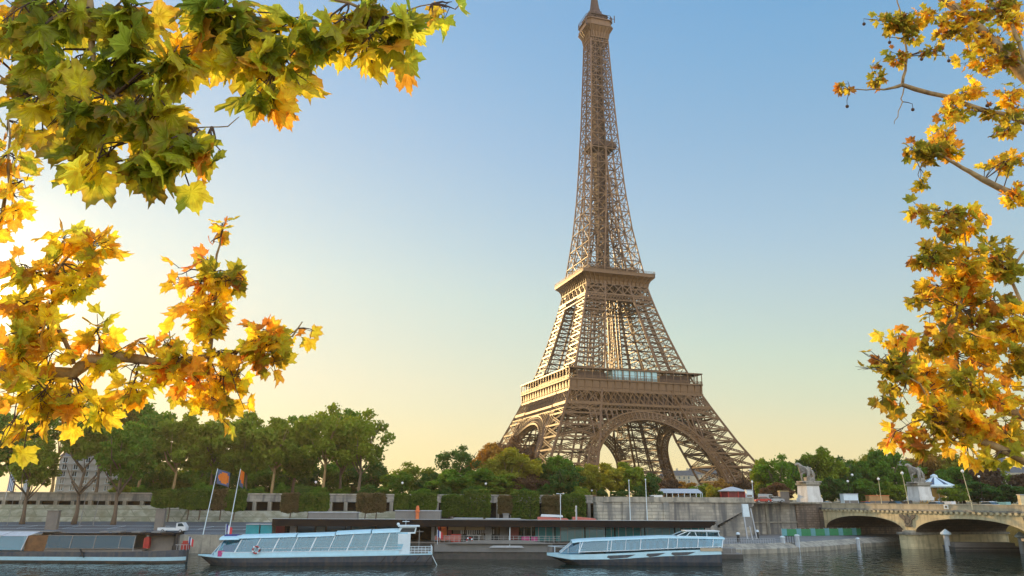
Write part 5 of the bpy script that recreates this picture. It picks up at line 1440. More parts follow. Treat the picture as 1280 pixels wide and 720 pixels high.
TREES = [ # px, ytop, wpx, Y, kind, label
 (-45,512,130,232,'yellow','yellow green tree at the extreme left edge behind the leaves',.22,None),
 (12,508,84,222,'green','green tree behind the banners at the left',.2,None),
 (62,500,84,236,'olive','tall olive tree in front of the pale apartment building',.52,None),
 (118,497,92,240,'yellow','tall yellow green tree behind the left leaf branch',.52,None),
 (172,500,80,238,'green','tall green tree over the lower pale house',.28,None),
 (215,518,74,226,'olive','olive tree with a pale trunk left of the flagpoles',.30,None),
 (262,524,80,232,'olive','round olive tree behind the orange disc flag',.25,None),
 (305,514,76,228,'olive','tall tree right of the flagpoles',.28,None),
 (340,520,64,222,'olive','slender tree with a pale trunk left of the forked one',.32,None),
 (366,518,66,234,'green','green tree behind the slender tree',.25,None),
 (404,504,78,220,'olive','tall tree with a pale forked trunk',.34,None),
 (449,511,80,219,'olive','rounded tree at the right end of the tall group',.32,None),
 (424,512,60,240,'green','green tree filling the gap in the tall group',.3,None),
 (513,577,60,236,'olive','low spreading tree right of the tall group',.15,4),
 (496,590,44,226,'green','small green tree below the tall group',.05,None),
 (540,590,46,228,'dark','small dark tree left of the see through tree',.05,None),
 (573,556,50,226,'dark','airy see through tree left of the amber one',.3,4),
 (617,553,62,232,'amber','amber tree with thin foliage left of the tower',.2,3),
 (641,543,60,246,'rust','brown topped tree at the left foot of the tower',.15,None),
 (640,560,66,222,'yellow','yellow green tree before the left foot of the tower',.2,None),
 (566,586,60,218,'green','bright green round tree behind the hedges',.05,None),
 (603,586,66,217,'green','broad green tree below the amber tree',.05,None),
 (632,592,56,216,'olive','olive bush like tree right of the broad green one',.05,None),
 (663,592,56,219,'rust','brownish round tree beside the dark tree',.05,None),
 (678,574,38,226,'dark','dark pointed tree before the near tower leg',.1,None),
 (702,570,54,224,'green','green tree covering the foot of the near tower leg',.08,None),
 (711,582,46,215,'dark','very dark round tree left of the tower arch',.05,6),
 (734,580,40,222,'yellow','light tree between the dark tree and the arch tree',.1,None),
 (764,578,50,224,'yellow','lit yellow green tree left under the tower arch',.18,None),
 (787,577,46,226,'olive','olive tree centred under the tower arch',.18,None),
 (812,592,34,228,'dark','dark tree at the inner foot of the far tower leg',.05,None),
 (836,598,36,262,'rust','russet tree behind the pale tent',.1,None),
 (856,602,40,270,'amber','small amber tree above the tent',.1,None),
 (880,604,34,266,'olive','low olive tree right of the tent',.1,None),
 (900,598,34,300,'amber','amber tree seen through the right tower leg',.1,4),
 (893,607,22,238,'yellow','small bright shrub like tree left of the red kiosk',.0,None),
 (925,600,50,330,'rust','rusty tree tangled behind the right tower leg',.05,None),
 (945,592,40,350,'rust','brown tree at the outer right foot of the tower',.05,None),
 (957,572,34,256,'olive','olive tree right of the tower foot',.1,None),
 (978,567,50,250,'green','green tree left of the first pedestal',.1,None),
 (972,603,36,236,'rust','low brown bush like tree behind the brown pillar',.0,None),
 (1030,561,60,262,'olive','tall tree behind the first horse statue',.1,None),
 (1002,575,40,262,'dark','dark tree just left of the first horse statue',.1,None),
 (1052,570,50,270,'dark','dark green tree right of the first statue',.08,None),
 (1040,596,44,250,'dark','small dark tree beside the first pedestal',.02,6),
 (1072,574,44,276,'green','tree behind the pair of globe lamps',.1,None),
 (1096,560,42,282,'yellow','sunlit yellow topped tree in the middle of the right group',.15,4),
 (1112,562,52,272,'green','green tree right of the yellow topped one',.1,None),
 (1085,598,50,254,'green','bright low tree behind the orange kiosk',.0,None),
 (1118,602,40,252,'olive','low olive tree left of the second pedestal',.0,None),
 (1138,575,48,274,'green','green tree above the second horse statue',.1,None),
 (1170,566,60,292,'amber','golden autumn tree above the carousel',.1,None),
 (1205,568,56,286,'yellow','yellow green tree right of the golden one',.1,None),
 (1200,584,60,276,'green','dark green tree right of the carousel',.05,None),
 (1232,584,56,272,'rust','purple brown tree at the right',.05,None),
 (1222,600,50,262,'dark','dark tree behind the tall bridge lamp',.0,6),
 (1262,588,50,270,'olive','olive tree at the right edge',.05,None),
 (1290,592,50,262,'rust','brown tree beyond the right edge building',.05,None),
 (1262,606,60,250,'dark','low dark tree at the right edge above the parapet',.0,6),
 (1196,606,40,252,'olive','low olive shrub tree right of the carousel columns',.0,None)]
TREES += [(px_, yt_, 60, 262, k_, lab_, -.1, 3) for px_, yt_, k_, lab_ in ((168,588,'dark','dark understorey tree behind the taller young tree'),(212,580,'olive','olive understorey tree behind the left clipped hedges'),(248,576,'green','green understorey tree left of the first flag'),(282,570,'dark','dark understorey tree behind the two flags'),(318,566,'green','green understorey tree left of the slender pale trunk'),(352,572,'green','green understorey tree right of the slender pale trunk'),(385,566,'dark','dark understorey tree left of the forked trunk'),(424,570,'green','green understorey tree right of the forked trunk'),(462,574,'dark','dark understorey tree right of the rounded tall tree'),(193,574,'green','green understorey tree between the lower pale house and the first flag'))]
for px, yt, w, Y, k, lab, bt, cr_ in TREES:
    tree(px, yt, w, Y, k, lab, bottom=bt, crown=cr_, bark='bark_pale' if 'pale' in lab else 'bark')
# trees standing on the left quay road in front of the bank
for px, yt, w, lab in ((33,548,58,'slim green tree growing on the quay road at the left'),(97,522,60,'slim tree on the quay road right of the first one'),(146,528,70,'taller slim tree on the quay road before the lower house')):
    tree(px, yt, w, 184, 'olive' if px != 146 else 'green', lab, zb=-1.6, bottom=.55 if px == 97 else .38, crown=1, group='young trees on the left quay')

# low shrubs along the top of the wall
k = 0
SH = ['low %s shrub on the wall top %s']
spots = [(150,'olive','below the lower pale house'),(172,'green','right of the young trees'),(232,'dark','above the first clipped hedge'),(252,'green','behind the first flagpole'),(300,'dark','behind the second flagpole'),
         (322,'green','left of the slender tree trunk'),(352,'green','right of the slender tree trunk'),(378,'dark','left of the forked trunk'),(398,'green','at the foot of the forked trunk'),(425,'green','between the forked trunk and the round tree'),
         (462,'dark','right of the round tree trunk'),(478,'green','at the right end of the tall trees'),(528,'green','below the small dark tree'),(556,'dark','behind the middle hedges'),(590,'dark','behind the tallest hedge'),
         (655,'dark','behind the broad hedge'),(682,'dark','below the dark pointed tree'),(725,'olive','at the left corner of the stone wall'),(752,'dark','on the stone wall corner under the lit tree'),(776,'dark','under the olive arch tree'),(800,'dark','left of the far tower leg')]
for px, kd, where in spots:
    Y = 209 if px < 745 else 212
    x = SX(px,Y); e = empty('low_shrub', (x,Y,GZ), k*1.3, '%s green shrub on the wall top %s' % ({'dark':'dark','green':'fresh','olive':'olive'}[kd], where), 'shrub', 'shrubs along the wall top'); k += 1
    o = bpy.data.objects.new('foliage', CROWNS[(k % 4)]); col.objects.link(o); o.parent = e; h = 1.7+.9*((k*37) % 10)/10
    o.location = (0,0,h*.9); o.scale = (3.4,2.0,h); o.material_slots[0].link = 'OBJECT'; o.material_slots[0].material = LM[kd]
    mb = MB()
    for j in range(4): mb.tube([(0,0,0),(.5*math.cos(j*1.6),.5*math.sin(j*1.6),h)], [.05,.02], 5)
    mb.build('stem', M['bark'], e)

# clipped hedges: box shaped crowns on short trunks --------------------------
def hedge(px, w, yt, yb, kind, label, Y=187):
    x = SX(px,Y); hw = (SX(px+w,Y)-SX(px-w,Y))/2; zt, zb = SZ(yt,Y,px), SZ(yb,Y,px)
    g = np.random.default_rng(int(px)); n = 9500
    # points over a rounded box, denser at the skin
    P = g.uniform(-1,1,size=(n,3)); ax = g.integers(0,3,n); sg = np.sign(g.uniform(-1,1,n)); skin = g.random(n) < .7
    P[np.arange(n)[skin],ax[skin]] = sg[skin]*(1-.09*g.random(skin.sum()))
    r = np.linalg.norm(P,ord=5,axis=1); P = P/np.maximum(r,1)[:,None]
    hz = (zt-zb)/2; D = 1.5
    P = P*(1+.05*g.normal(size=(n,1)))+.05*np.sin(P[:,[1,2,0]]*5+px)
    P = P*np.array([hw,D,hz])
    t = g.normal(size=(n,3)); t /= np.linalg.norm(t,axis=1)[:,None]; b = np.cross(t,g.normal(size=(n,3))); b /= np.linalg.norm(b,axis=1)[:,None]
    s = .19*(.5+g.random(n))[:,None]
    V = np.stack([P-t*s,P+b*s*.6,P+t*s,P-b*s*.6],1).reshape(-1,3)
    zg = -1.0 if px < 240 else (-.6 if px < 550 else -4.3)
    e = empty('clipped_hedge', (x,Y,zg), 0, label, 'hedge', 'box clipped hedge trees before the arcaded wall')
    o = bpy.data.objects.new('foliage', cloud_mesh('foliage', V+np.array([0,0,(zt+zb)/2-zg]), LM[kind])); col.objects.link(o); o.parent = e
    mb = MB()
    for dx in ([0] if hw < 2.4 else [-hw*.4,hw*.4]): mb.tube([(dx,0,0),(dx+.1,0,(zb-zg)*.7),(dx,0,zb-zg+hz)], [.17,.13,.06], 7)
    mb.build('trunk', M['bark'], e); return e
HD = [(207,15,613,634,'hedge','leftmost clipped hedge on a bare trunk'),(244,18,611.5,636,'hedge','rounded clipped hedge between the first hedge and the flagpole'),(277,10,612,636,'hedge_brown','browning clipped hedge between the two flagpoles'),
 (294,12,613,638,'hedge','green clipped hedge behind the second flagpole'),(364,11,617,640,'hedge_brown','browning clipped hedge right of two dark openings'),(393,17,617,639,'hedge','wide clipped hedge right of the browning one'),
 (464,17,617,640,'hedge_brown','reddish clipped hedge before the long grey cabin'),(503,9,618,637,'hedge','narrow yellow green clipped hedge'),(530,15,616.5,637.5,'hedge','clipped hedge above the orange column'),
 (567,14,619,645,'hedge','round clipped hedge left of the big one'),(596,16,613,647,'hedge','big tall clipped hedge in the middle'),(632,9,620,642,'hedge_brown','thin brownish clipped hedge between two big hedges'),
 (656,17,614,648,'hedge','biggest square clipped hedge'),(689,11,620,643,'hedge_brown','brown clipped hedge behind the twin headed lamp'),(717,14,618,648,'hedge','last clipped hedge beside the pale stone wall')]
for h_ in HD: hedge(*h_, Y=187 if h_[0] < 550 else 193)

# ------------------------------------------------------------------ the two plane trees that frame the view
HALF = [(0,1.0),(.07,.80),(.18,.78),(.22,.64),(.31,.53),(.38,.60),(.45,.61),(.62,.71),(.62,.56),(.67,.47),(.56,.35),(.58,.25),(.50,.12),(.56,.05),(.55,-.05),(.70,-.12),(.50,-.20),(.40,-.28),(.26,-.22),(.10,-.24),(.0,-.12)]
OUT = HALF+[(-x,y) for x, y in HALF[::-1][1:-1]]
def leaf_template(fold, curl, twist):
    V = [(0,.12,0)]
    for x, y in OUT:
        z = fold*abs(x)*.8 - curl*((y-.2)**2) - curl*.5*x*x + .05*math.sin(9*y+5*x+twist*9) + twist*x*y
        V.append((x,y,z))
    # mid ring for a little relief
    n = len(OUT)
    V2 = [(x*.5,.12+(y-.12)*.5, (z*.35)-.03*(i % 3)) for i, (x,y,z) in enumerate(V[1:])]
    V += V2
    F = [(0,1+n+i,1+n+(i+1) % n) for i in range(n)]
    F += [(1+n+i,1+i,1+(i+1) % n,1+n+(i+1) % n) for i in range(n)]
    return np.array(V), F
TEMPL = [leaf_template(.35,.25,.1), leaf_template(-.25,.5,-.15), leaf_template(.15,-.3,.2), leaf_template(.5,.6,0)]
def lmat(name, tr):
    m = mat(name, rough=.45, spec=.35, attr='leaf_colour', trans=None)
    t = m.node_tree; L = t.links.new; b = t.nodes['Principled BSDF']
    a = [n for n in t.nodes if n.type == 'ATTRIBUTE'][0]
    nz = t.nodes.new('ShaderNodeTexNoise'); nz.inputs['Scale'].default_value = 16; nz.inputs['Detail'].default_value = 4
    tcn = [n for n in t.nodes if n.type == 'TEX_COORD'][0]; L(tcn.outputs['Object'], nz.inputs['Vector'])
    mx = t.nodes.new('ShaderNodeMix'); mx.data_type = 'RGBA'; mx.blend_type = 'MULTIPLY'
    mr = t.nodes.new('ShaderNodeMapRange'); L(nz.outputs[0], mr.inputs[0]); mr.inputs[1].default_value = .45; mr.inputs[2].default_value = .68; mr.inputs[3].default_value = 0; mr.inputs[4].default_value = .7
    L(mr.outputs[0], mx.inputs[0]); L(a.outputs['Color'], mx.inputs[6]); mx.inputs[7].default_value = (.55,.42,.25,1)
    L(mx.outputs[2], b.inputs['Base Color'])
    trn = t.nodes.new('ShaderNodeBsdfTranslucent'); hs = t.nodes.new('ShaderNodeHueSaturation'); L(mx.outputs[2], hs.inputs['Color']); hs.inputs['Value'].default_value = 2.6; hs.inputs['Saturation'].default_value = .98
    L(hs.outputs[0], trn.inputs[0]); ms = t.nodes.new('ShaderNodeMixShader'); ms.inputs[0].default_value = tr
    L(b.outputs[0], ms.inputs[1]); L(trn.outputs[0], ms.inputs[2]); L(ms.outputs[0], t.nodes['Material Output'].inputs[0])
    return m
M['leaf_near'] = lmat('autumn_plane_leaf', .62)
PAL = {'green': [(.15,.17,.018),(.20,.21,.02),(.27,.26,.022),(.34,.30,.025),(.42,.34,.025),(.18,.20,.02),(.40,.36,.03)],
       'gold': [(.52,.42,.03),(.60,.45,.025),(.42,.38,.03),(.55,.34,.025),(.32,.32,.03),(.56,.40,.03),(.50,.26,.03)],
       'orange': [(.50,.22,.025),(.52,.34,.025),(.57,.42,.03),(.46,.16,.025),(.44,.38,.03),(.54,.40,.03),(.48,.38,.03)],
       'mixed': [(.40,.31,.025),(.34,.24,.025),(.28,.25,.025),(.18,.19,.02),(.44,.36,.03),(.30,.13,.02),(.23,.22,.02),(.33,.29,.025),(.16,.16,.02)]}
def foliage(tree_e, clusters, twigs, size, name='foliage', hang=.7, seed=1, dens=1.0):
    """clusters: (px, py, rx, ry, n, palette, Y, size factor); twigs start from the nearest bough point"""
    g = np.random.default_rng(seed); VV = []; FF = []; CC = []; off = 0
    tw = MB(); rw = random.Random(seed)
    for (px, py, rx, ry, n, pal, Y, sf) in clusters:
        n = max(2, int(n*dens)); rx *= .98; ry *= .98
        c0 = S(px,py,Y); mpp = Y/FOC*1.04
        # twigs
        best = min(twigs, key=lambda q: (q-c0).length)
        nt = max(3, n//9); ends = []
        for k in range(nt):
            a, r = rw.random()*6.283, math.sqrt(rw.random())
            e_ = c0+Vector((math.cos(a)*r*rx*mpp, (rw.random()-.5)*max(rx,ry)*mpp*.8, math.sin(a)*r*ry*mpp))
            m1 = best.lerp(e_, .45)+Vector((rw.uniform(-1,1),rw.uniform(-1,1),rw.uniform(-.2,1)))*(.10*(e_-best).length)
            m2 = best.lerp(e_, .75)+Vector((rw.uniform(-1,1),rw.uniform(-1,1),rw.uniform(-.2,1)))*(.07*(e_-best).length)
            q = size*.035
            tw.tube([best,m1,m2,e_], [q*1.3,q*1.0,q*.7,q*.35], 5)
            ends.append((m1,m2,e_))
        for k in range(n):
            m1, m2, e_ = ends[rw.randrange(nt)]
            t = rw.random()**.6; base = m1.lerp(m2,t*2) if t < .5 else m2.lerp(e_,t*2-1)
            s = size*sf*rw.uniform(.6,1.25)
            # petiole
            dirv = Vector((rw.gauss(0,.75),rw.gauss(0,.75),rw.gauss(-hang,.6))).normalized()
            pb = base+dirv*s*rw.uniform(.35,.8)
            tw.bar(base, pb, s*.03)
            up = dirv
            nrm_ = Vector((rw.gauss(0,.8),rw.gauss(-.6,.8),rw.gauss(.35,.7)))
            x = up.cross(nrm_)
            if x.length < .05: continue
            x.normalize(); zz = x.cross(up)
            V, F = TEMPL[rw.randrange(4)]
            A = np.array([x[:],up[:],zz[:]])
            VV.append((V+np.array([0,.12,0]))*s*.78 @ A + np.array(pb[:]))
            FF += [tuple(i+off for i in f) for f in F]; off += len(V)
            pc = PAL[pal][rw.randrange(len(PAL[pal]))]; j = rw.uniform(.75,1.25)
            base_c = np.array([min(1,pc[0]*j), min(1,pc[1]*j*(1.1 if tree_e is LT else 1.02)), pc[2]*j])
            cc = np.tile(base_c,(len(V),1))
            if rw.random() < .3: cc[1:1+len(OUT)] = base_c*.5+np.array([.30,.10,.02])*.5   # browned rim
            CC.append(cc)
    me = bpy.data.meshes.new(name); me.from_pydata(np.vstack(VV).tolist(), [], FF)
    ca = me.color_attributes.new('leaf_colour', 'FLOAT_COLOR', 'POINT')
    C_ = np.vstack(CC); ca.data.foreach_set('color', np.hstack([C_,np.ones((len(C_),1))]).astype(np.float32).ravel())
    me.materials.append(M['leaf_near']); me.update()
    o = bpy.data.objects.new(name, me); col.objects.link(o); o.parent = tree_e
    tw.build('twigs', M['twig'], tree_e, fix=False)
M['twig'] = mat('thin_twig', (.09,.05,.03), .8, noise=(20,.4))
def bough(e, pts, name='bough', n=10, wob=.02, root=None):
    """pts: (px, py, Y, radius px) -> tapered wavy branch; returns 3D points"""
    P = [S(a,b,Y) for a, b, Y, r in pts]; Rr = [r*Y/FOC for a, b, Y, r in pts]
    if root: P = [Vector(root)]+P; Rr = [Rr[0]*1.25]+Rr
    out = []; rad = []
    for i in range(len(P)-1):
        for k in range(4):
            t = k/4
            q = P[i].lerp(P[i+1],t); L_ = (P[i+1]-P[i]).length
            if k: q += Vector((rnd.uniform(-1,1),rnd.uniform(-1,1),rnd.uniform(-1,1)))*wob*L_
            out.append(q); rad.append((Rr[i]*(1-t)+Rr[i+1]*t)*rnd.uniform(.92,1.1))
    out.append(P[-1]); rad.append(Rr[-1])
    mb = MB(); mb.tube(out, rad, n); mb.build(name, M['bark_pale'], e, smooth=True)
    return out
def big_trunk(e, base, top, r0, r1):
    mb = MB(); base = Vector(base); top = Vector(top)
    pts = [base+Vector((0,0,-.2)), base+Vector((0,0,.3)), base.lerp(top,.35)+Vector((.1,.05,0)), base.lerp(top,.7)+Vector((-.08,0,0)), top]
    mb.tube(pts, [r0*1.5,r0*1.1,r0,(r0+r1)/2,r1], 16); mb.build('trunk', M['bark_pale'], e, smooth=True)

LT = empty('plane_tree', (0,0,0), 0, 'near plane tree with big yellow green leaves hanging in at the upper left and left', 'tree')
big_trunk(LT, (-8.2,5.6,2.7), (-7.6,5.8,9.2), .42,.30)
Pt = lambda px,py,Y: S(px,py,Y)
b1 = bough(LT, [(-520,470,7.0,22),(-60,462,7.2,9),(20,464,7.4,8.5),(92,467,7.5,8),(112,450,7.5,7),(150,446,7.6,6),(200,453,7.6,5),(250,447,7.6,3.6),(292,440,7.7,2.4)], root=(-8.1,5.7,4.6))
b2 = bough(LT, [(260,447,7.6,2.6),(270,395,7.6,2.2),(268,340,7.6,1.8),(276,296,7.6,1.0)])
b3 = bough(LT, [(290,440,7.7,2.2),(330,432,7.7,1.6),(366,420,7.7,1.1),(378,402,7.7,.7)])
b4 = bough(LT, [(92,455,7.5,3.2),(70,400,7.4,2.4),(62,350,7.3,1.8),(95,310,7.3,1.3),(130,298,7.3,.7)])
b5 = bough(LT, [(-40,400,7.0,4),(-10,300,6.8,3),(12,230,6.6,2),(10,150,6.4,1.4)], root=(-7.9,5.75,6.6))
b6 = bough(LT, [(-700,-260,5.0,26),(-200,-180,4.6,16),(40,-60,4.5,9),(112,0,4.5,5.5),(115,62,4.5,4.5),(125,100,4.5,3.0),(160,140,4.5,2),(190,180,4.5,1.2)], root=(-7.65,5.8,8.6))
b7 = bough(LT, [(40,-60,4.5,8),(180,-40,4.5,5),(280,10,4.6,2.6),(318,60,4.6,1.5),(345,85,4.6,.8)])
b8 = bough(LT, [(180,-40,4.5,5),(360,-50,4.7,4),(420,0,4.8,2.4),(480,20,4.8,1.5),(540,5,4.8,.8)])
b9 = bough(LT, [(60,-40,4.5,4),(10,20,4.6,2.4),(-5,90,4.7,1.4),(20,110,4.7,.8)])
b10 = bough(LT, [(210,150,4.5,1.6),(245,160,4.5,1.0),(285,158,4.5,.8),(299,146,4.5,.5)])
bA = b1+b2+b3+b4+b5
cl = [(275,300,16,24,15,'orange',7.6,.8),(262,335,26,20,26,'orange',7.6,.85),(250,370,34,24,34,'orange',7.6,.9),(290,350,20,26,20,'mixed',7.6,.9),(225,345,12,16,6,'gold',7.6,1.0),
      (275,400,52,26,62,'gold',7.6,.95),(310,420,40,28,46,'orange',7.7,.9),(345,440,30,22,30,'mixed',7.7,.85),(378,418,20,14,8,'orange',7.7,.8),(300,460,44,26,44,'gold',7.7,.9),
      (235,440,36,24,34,'gold',7.6,.95),(195,425,26,16,15,'orange',7.6,.95),(225,480,34,26,28,'orange',7.6,.95),(295,512,34,18,22,'gold',7.7,.9),(180,470,34,26,26,'gold',7.6,1.0),
      (125,305,26,20,26,'gold',7.3,.95),(85,310,34,22,30,'gold',7.3,.95),(70,345,36,28,36,'gold',7.3,1.0),(110,350,20,16,12,'gold',7.3,.9),(40,330,34,26,26,'gold',7.2,1.0),
      (60,400,56,34,55,'gold',7.3,1.0),(120,410,34,24,24,'gold',7.4,1.0),(20,410,40,40,36,'gold',7.2,1.05),(40,450,60,26,42,'gold',7.3,1.05),(130,440,26,18,16,'gold',7.5,1.0),
      (30,490,50,24,34,'gold',7.2,1.1),(90,490,44,22,34,'gold',7.4,1.1),(118,508,26,22,18,'gold',7.4,1.15),(10,530,26,30,14,'gold',7.2,1.1),(0,560,14,24,7,'gold',7.1,1.2),(55,520,24,14,8,'gold',7.3,1.0),
      (8,270,22,22,14,'gold',6.8,1.0),(15,230,20,26,16,'gold',6.7,1.0),(12,190,20,24,14,'gold',6.6,1.0),(8,155,18,16,9,'mixed',6.6,1.0),(150,500,30,18,12,'gold',7.5,1.0),(262,485,30,20,20,'gold',7.6,.9)]
foliage(LT, cl, bA, .19, 'foliage', .35, 3, .85)
cl = [(60,20,80,34,80,'green',4.5,1.0),(150,20,70,34,80,'green',4.5,1.0),(240,20,60,30,70,'green',4.6,1.0),(60,70,60,30,50,'green',4.5,1.0),(130,75,60,36,66,'green',4.5,1.0),
      (200,70,50,34,50,'green',4.5,1.0),(130,130,62,36,60,'green',4.5,1.0),(185,130,46,34,46,'green',4.5,1.0),(100,175,34,22,17,'green',4.5,1.05),(165,185,46,28,36,'green',4.5,1.0),(200,215,20,24,11,'green',4.5,1.05),
      (235,165,28,24,20,'green',4.5,.95),(262,185,14,10,5,'orange',4.5,.9),(15,70,26,60,26,'gold',4.7,1.0),(10,20,30,40,30,'gold',4.7,1.0),(60,160,12,12,2,'orange',4.6,1.0),(245,45,36,36,30,'gold',4.6,1.0),
      (305,25,44,28,52,'green',4.6,1.0),(315,75,34,34,36,'gold',4.6,1.0),(330,110,20,20,10,'green',4.6,1.0),(365,40,40,34,44,'green',4.7,1.0),(375,75,34,20,16,'gold',4.7,1.0),(420,30,40,38,46,'green',4.8,1.0),
      (440,65,36,24,19,'gold',4.8,1.0),(475,30,36,34,34,'green',4.8,1.0),(495,65,18,24,8,'gold',4.8,1.0),(515,15,32,24,24,'green',4.8,1.0),(548,12,18,16,9,'gold',4.8,.9),(290,0,60,24,40,'green',4.6,1.0),(450,0,80,18,44,'green',4.8,1.0),(60,120,40,20,14,'green',4.6,1),(240,190,40,16,22,'green',4.5,.95),(335,125,24,20,14,'gold',4.6,1),(40,130,30,30,16,'gold',4.6,1),(130,200,30,18,14,'gold',4.5,1.05),(560,8,16,12,6,'green',4.8,.9)]
foliage(LT, cl, b6+b7+b8+b9+b10, .215, 'foliage', 1.15, 5, .52)

RT = empty('plane_tree', (0,0,0), 0, 'plane tree with golden brown leaves and bare boughs reaching in from the right edge', 'tree')
big_trunk(RT, (14.2,6.3,2.7), (13.6,8.8,14.5), .5,.36)
c1 = bough(RT, [(1700,330,12,26),(1340,150,12.5,12),(1280,93,12.6,8.5),(1225,36,12.8,7),(1180,0,13,5.5),(1120,-60,13,4)], root=(13.9,7.6,7.6))
c2 = bough(RT, [(1560,260,12,14),(1340,175,12.4,6),(1280,152,12.6,4.2),(1200,128,12.8,3.4),(1128,106,13,3.0),(1105,112,13,1.2),(1062,112,13,.6)], root=(13.85,7.7,8.2))
c3 = bough(RT, [(1128,106,13,2.0),(1134,70,13,1.6),(1128,30,13,1.1),(1120,-6,13,.8)])
c4 = bough(RT, [(1480,330,11.6,12),(1340,285,11.9,6.5),(1280,250,12,5.5),(1230,225,12.1,4.2),(1195,205,12.2,2.6),(1170,190,12.2,1.2)], root=(13.95,7.3,6.2))
c5 = bough(RT, [(1500,700,8.6,18),(1360,620,8.9,8),(1300,584,9,6),(1240,556,9.1,4.6),(1205,544,9.2,3.2),(1170,520,9.2,2),(1150,480,9.2,1.3),(1120,462,9.2,.7)], root=(14.1,6.7,4.2))
c6 = bough(RT, [(1480,560,9.4,14),(1340,525,9.6,7.5),(1280,520,9.7,6.5),(1245,508,9.8,4.5),(1200,470,9.9,3),(1190,420,9.9,2.2),(1210,350,9.9,1.6),(1205,280,9.9,.9)], root=(14.0,7.0,5.2))
c7 = bough(RT, [(1245,-40,12.9,4),(1265,30,12.6,3),(1280,75,12.4,2.4),(1330,140,12,3)], root=(13.65,8.7,14.0))
c8 = bough(RT, [(1290,470,9.7,4),(1285,400,9.8,2.6),(1262,340,9.9,1.6),(1290,300,9.9,1.2)], root=S(1290,521,9.7))
c9 = bough(RT, [(1130,110,13,.9),(1125,135,13,.7),(1118,155,13,.4)], wob=.08)
c10 = bough(RT, [(1175,190,12.3,1),(1150,210,12.3,.8),(1145,200,12.3,.5)])
cr1 = [(1058,112,7,12,6,'mixed',13,.9),(1092,88,14,14,14,'mixed',13,.9),(1110,70,14,12,14,'mixed',13,.9),(1125,30,20,22,42,'mixed',13,.9),(1108,28,14,14,16,'mixed',13,.9),(1150,18,22,20,34,'gold',13,.9),
       (1180,40,22,24,34,'mixed',12.9,.9),(1170,66,16,12,14,'mixed',12.9,.9),(1205,52,22,20,30,'gold',12.8,.9),(1200,14,34,18,44,'gold',12.9,.9),(1240,14,34,18,50,'mixed',12.8,.9),(1268,30,20,26,40,'gold',12.7,.9),(1262,70,24,22,36,'mixed',12.6,.9),
       (1225,85,22,20,30,'gold',12.7,.9),(1218,115,22,14,30,'gold',12.7,.9),(1190,140,24,18,44,'gold',12.6,.9),(1180,165,22,14,28,'gold',12.5,.9),(1168,195,24,18,40,'mixed',12.3,.9),(1150,188,14,12,14,'mixed',12.3,.9),(1195,190,16,14,18,'gold',12.3,.9),
       (1255,165,22,20,26,'mixed',12.3,.9),(1262,190,24,16,34,'gold',12.2,.9),(1272,120,16,26,30,'gold',12.5,.9),(1160,232,14,8,8,'mixed',12.2,.9),(1270,240,16,16,20,'gold',12,.9),(1230,140,14,12,12,'mixed',12.6,.9),(1145,50,14,14,10,'mixed',13,.9),(1250,50,30,20,24,'gold',12.7,.9)]
foliage(RT, cr1, c1+c2+c3+c4+c7+c9+c10, .165, 'foliage', .3, 8, 2.1)
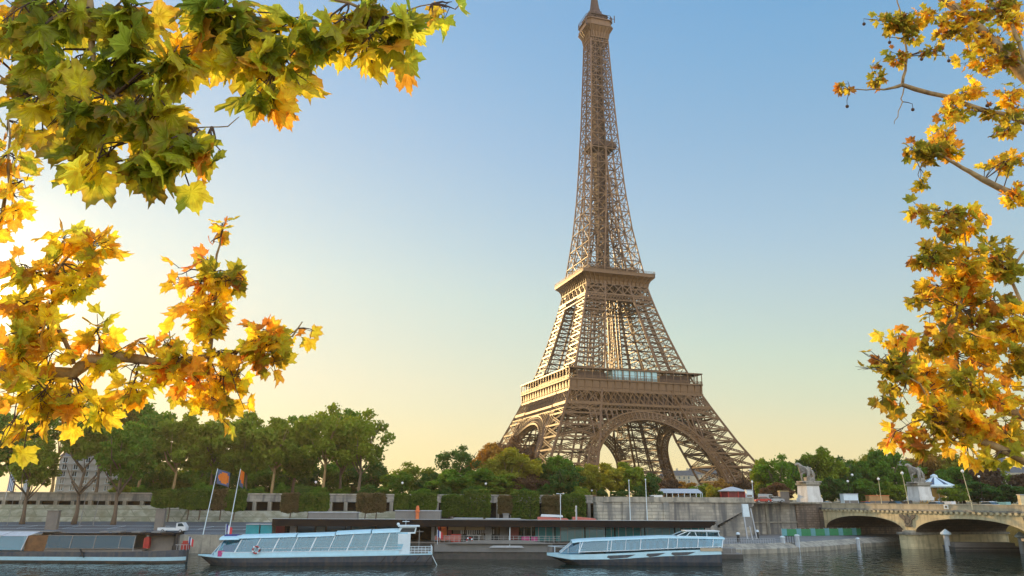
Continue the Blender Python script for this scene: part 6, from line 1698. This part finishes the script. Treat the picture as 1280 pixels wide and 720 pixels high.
cr2 = [(1150,262,18,16,18,'mixed',9.9,.95),(1180,275,24,18,32,'mixed',9.9,.95),(1215,280,24,20,32,'gold',9.9,.95),(1165,310,26,20,36,'mixed',9.9,.95),(1205,320,30,22,46,'gold',9.9,.95),(1240,310,22,18,22,'mixed',9.9,.95),
       (1140,330,20,16,20,'mixed',9.9,.95),(1175,350,34,22,52,'gold',9.9,.95),(1225,355,30,24,50,'gold',9.9,.95),(1265,345,22,24,34,'mixed',9.9,.95),(1135,370,16,14,12,'mixed',9.9,.95),(1180,385,30,20,38,'gold',9.9,.95),
       (1230,395,34,24,58,'mixed',9.8,1.0),(1268,400,22,30,46,'gold',9.8,1.0),(1130,415,26,16,18,'orange',9.5,.95),(1175,425,36,22,42,'mixed',9.6,1.0),(1225,440,36,26,56,'gold',9.6,1.0),(1268,450,22,30,44,'mixed',9.6,1.0),
       (1100,448,22,12,12,'mixed',9.3,.95),(1120,470,30,18,32,'mixed',9.3,.95),(1160,465,30,20,32,'gold',9.4,1.0),(1200,480,34,22,38,'mixed',9.4,1.0),(1250,485,34,24,46,'gold',9.4,1.0),(1115,500,26,14,14,'mixed',9.2,.95),
       (1150,505,30,16,28,'gold',9.2,1.0),(1190,520,34,18,36,'mixed',9.2,1.0),(1235,525,34,20,36,'gold',9.2,1.0),(1270,530,20,26,24,'mixed',9.2,1.0),(1125,545,26,10,14,'orange',9.2,1.0),(1165,545,30,14,24,'mixed',9.2,1.0),(1205,560,24,12,14,'gold',9.1,1.1),(1262,572,26,12,8,'green',9.0,1.1),
       (1085,440,10,6,2,'orange',9.3,.8),(1075,455,8,8,2,'mixed',9.3,.8)]
foliage(RT, cr2, c5+c6+c8, .168, 'foliage', .3, 9, 1.3)
# hanging seed balls of the right plane tree
for k, (px, py, Y) in enumerate(((1059,133,13),(1188,137,12.8),(1141,137,13),(1258,205,12.2),(1269,202,12.2),(1080,30,13),(1112,53,13),(1152,74,12.9),(1186,76,12.9),(1234,132,12.6))):
    mb = MB(); c = S(px,py,Y); r = .018*1.9
    mb.lathe([(0,-r),(r*.7,-r*.7),(r,0),(r*.7,r*.7),(0,r)], tuple(c), 8); tp = min(c1+c2+c3+c4+c7+c9+c10, key=lambda q: (q-c).length); mb.tube([c, c+Vector((.01,0,.12)), (c+tp)/2+Vector((.02,.02,.08)), tp], [.005,.006,.008,.01], 5); mb.build('seed_ball', M['twig'], RT, smooth=True)

# ------------------------------------------------------------------ thin warm morning haze over the whole place
hz = bpy.data.materials.new('morning_haze'); hz.use_nodes = True
for n in list(hz.node_tree.nodes):
    if n.type != 'OUTPUT_MATERIAL': hz.node_tree.nodes.remove(n)
pv = hz.node_tree.nodes.new('ShaderNodeVolumePrincipled')
pv.inputs['Color'].default_value = (1.0,.90,.72,1); pv.inputs['Density'].default_value = .00011; pv.inputs['Anisotropy'].default_value = .5
hz.node_tree.links.new(pv.outputs[0], [n for n in hz.node_tree.nodes if n.type == 'OUTPUT_MATERIAL'][0].inputs['Volume'])
mb = MB(); mb.box(-900,900,-62,1200,WZ-3,345)
tag(mb.build('haze', hz), kind='stuff')
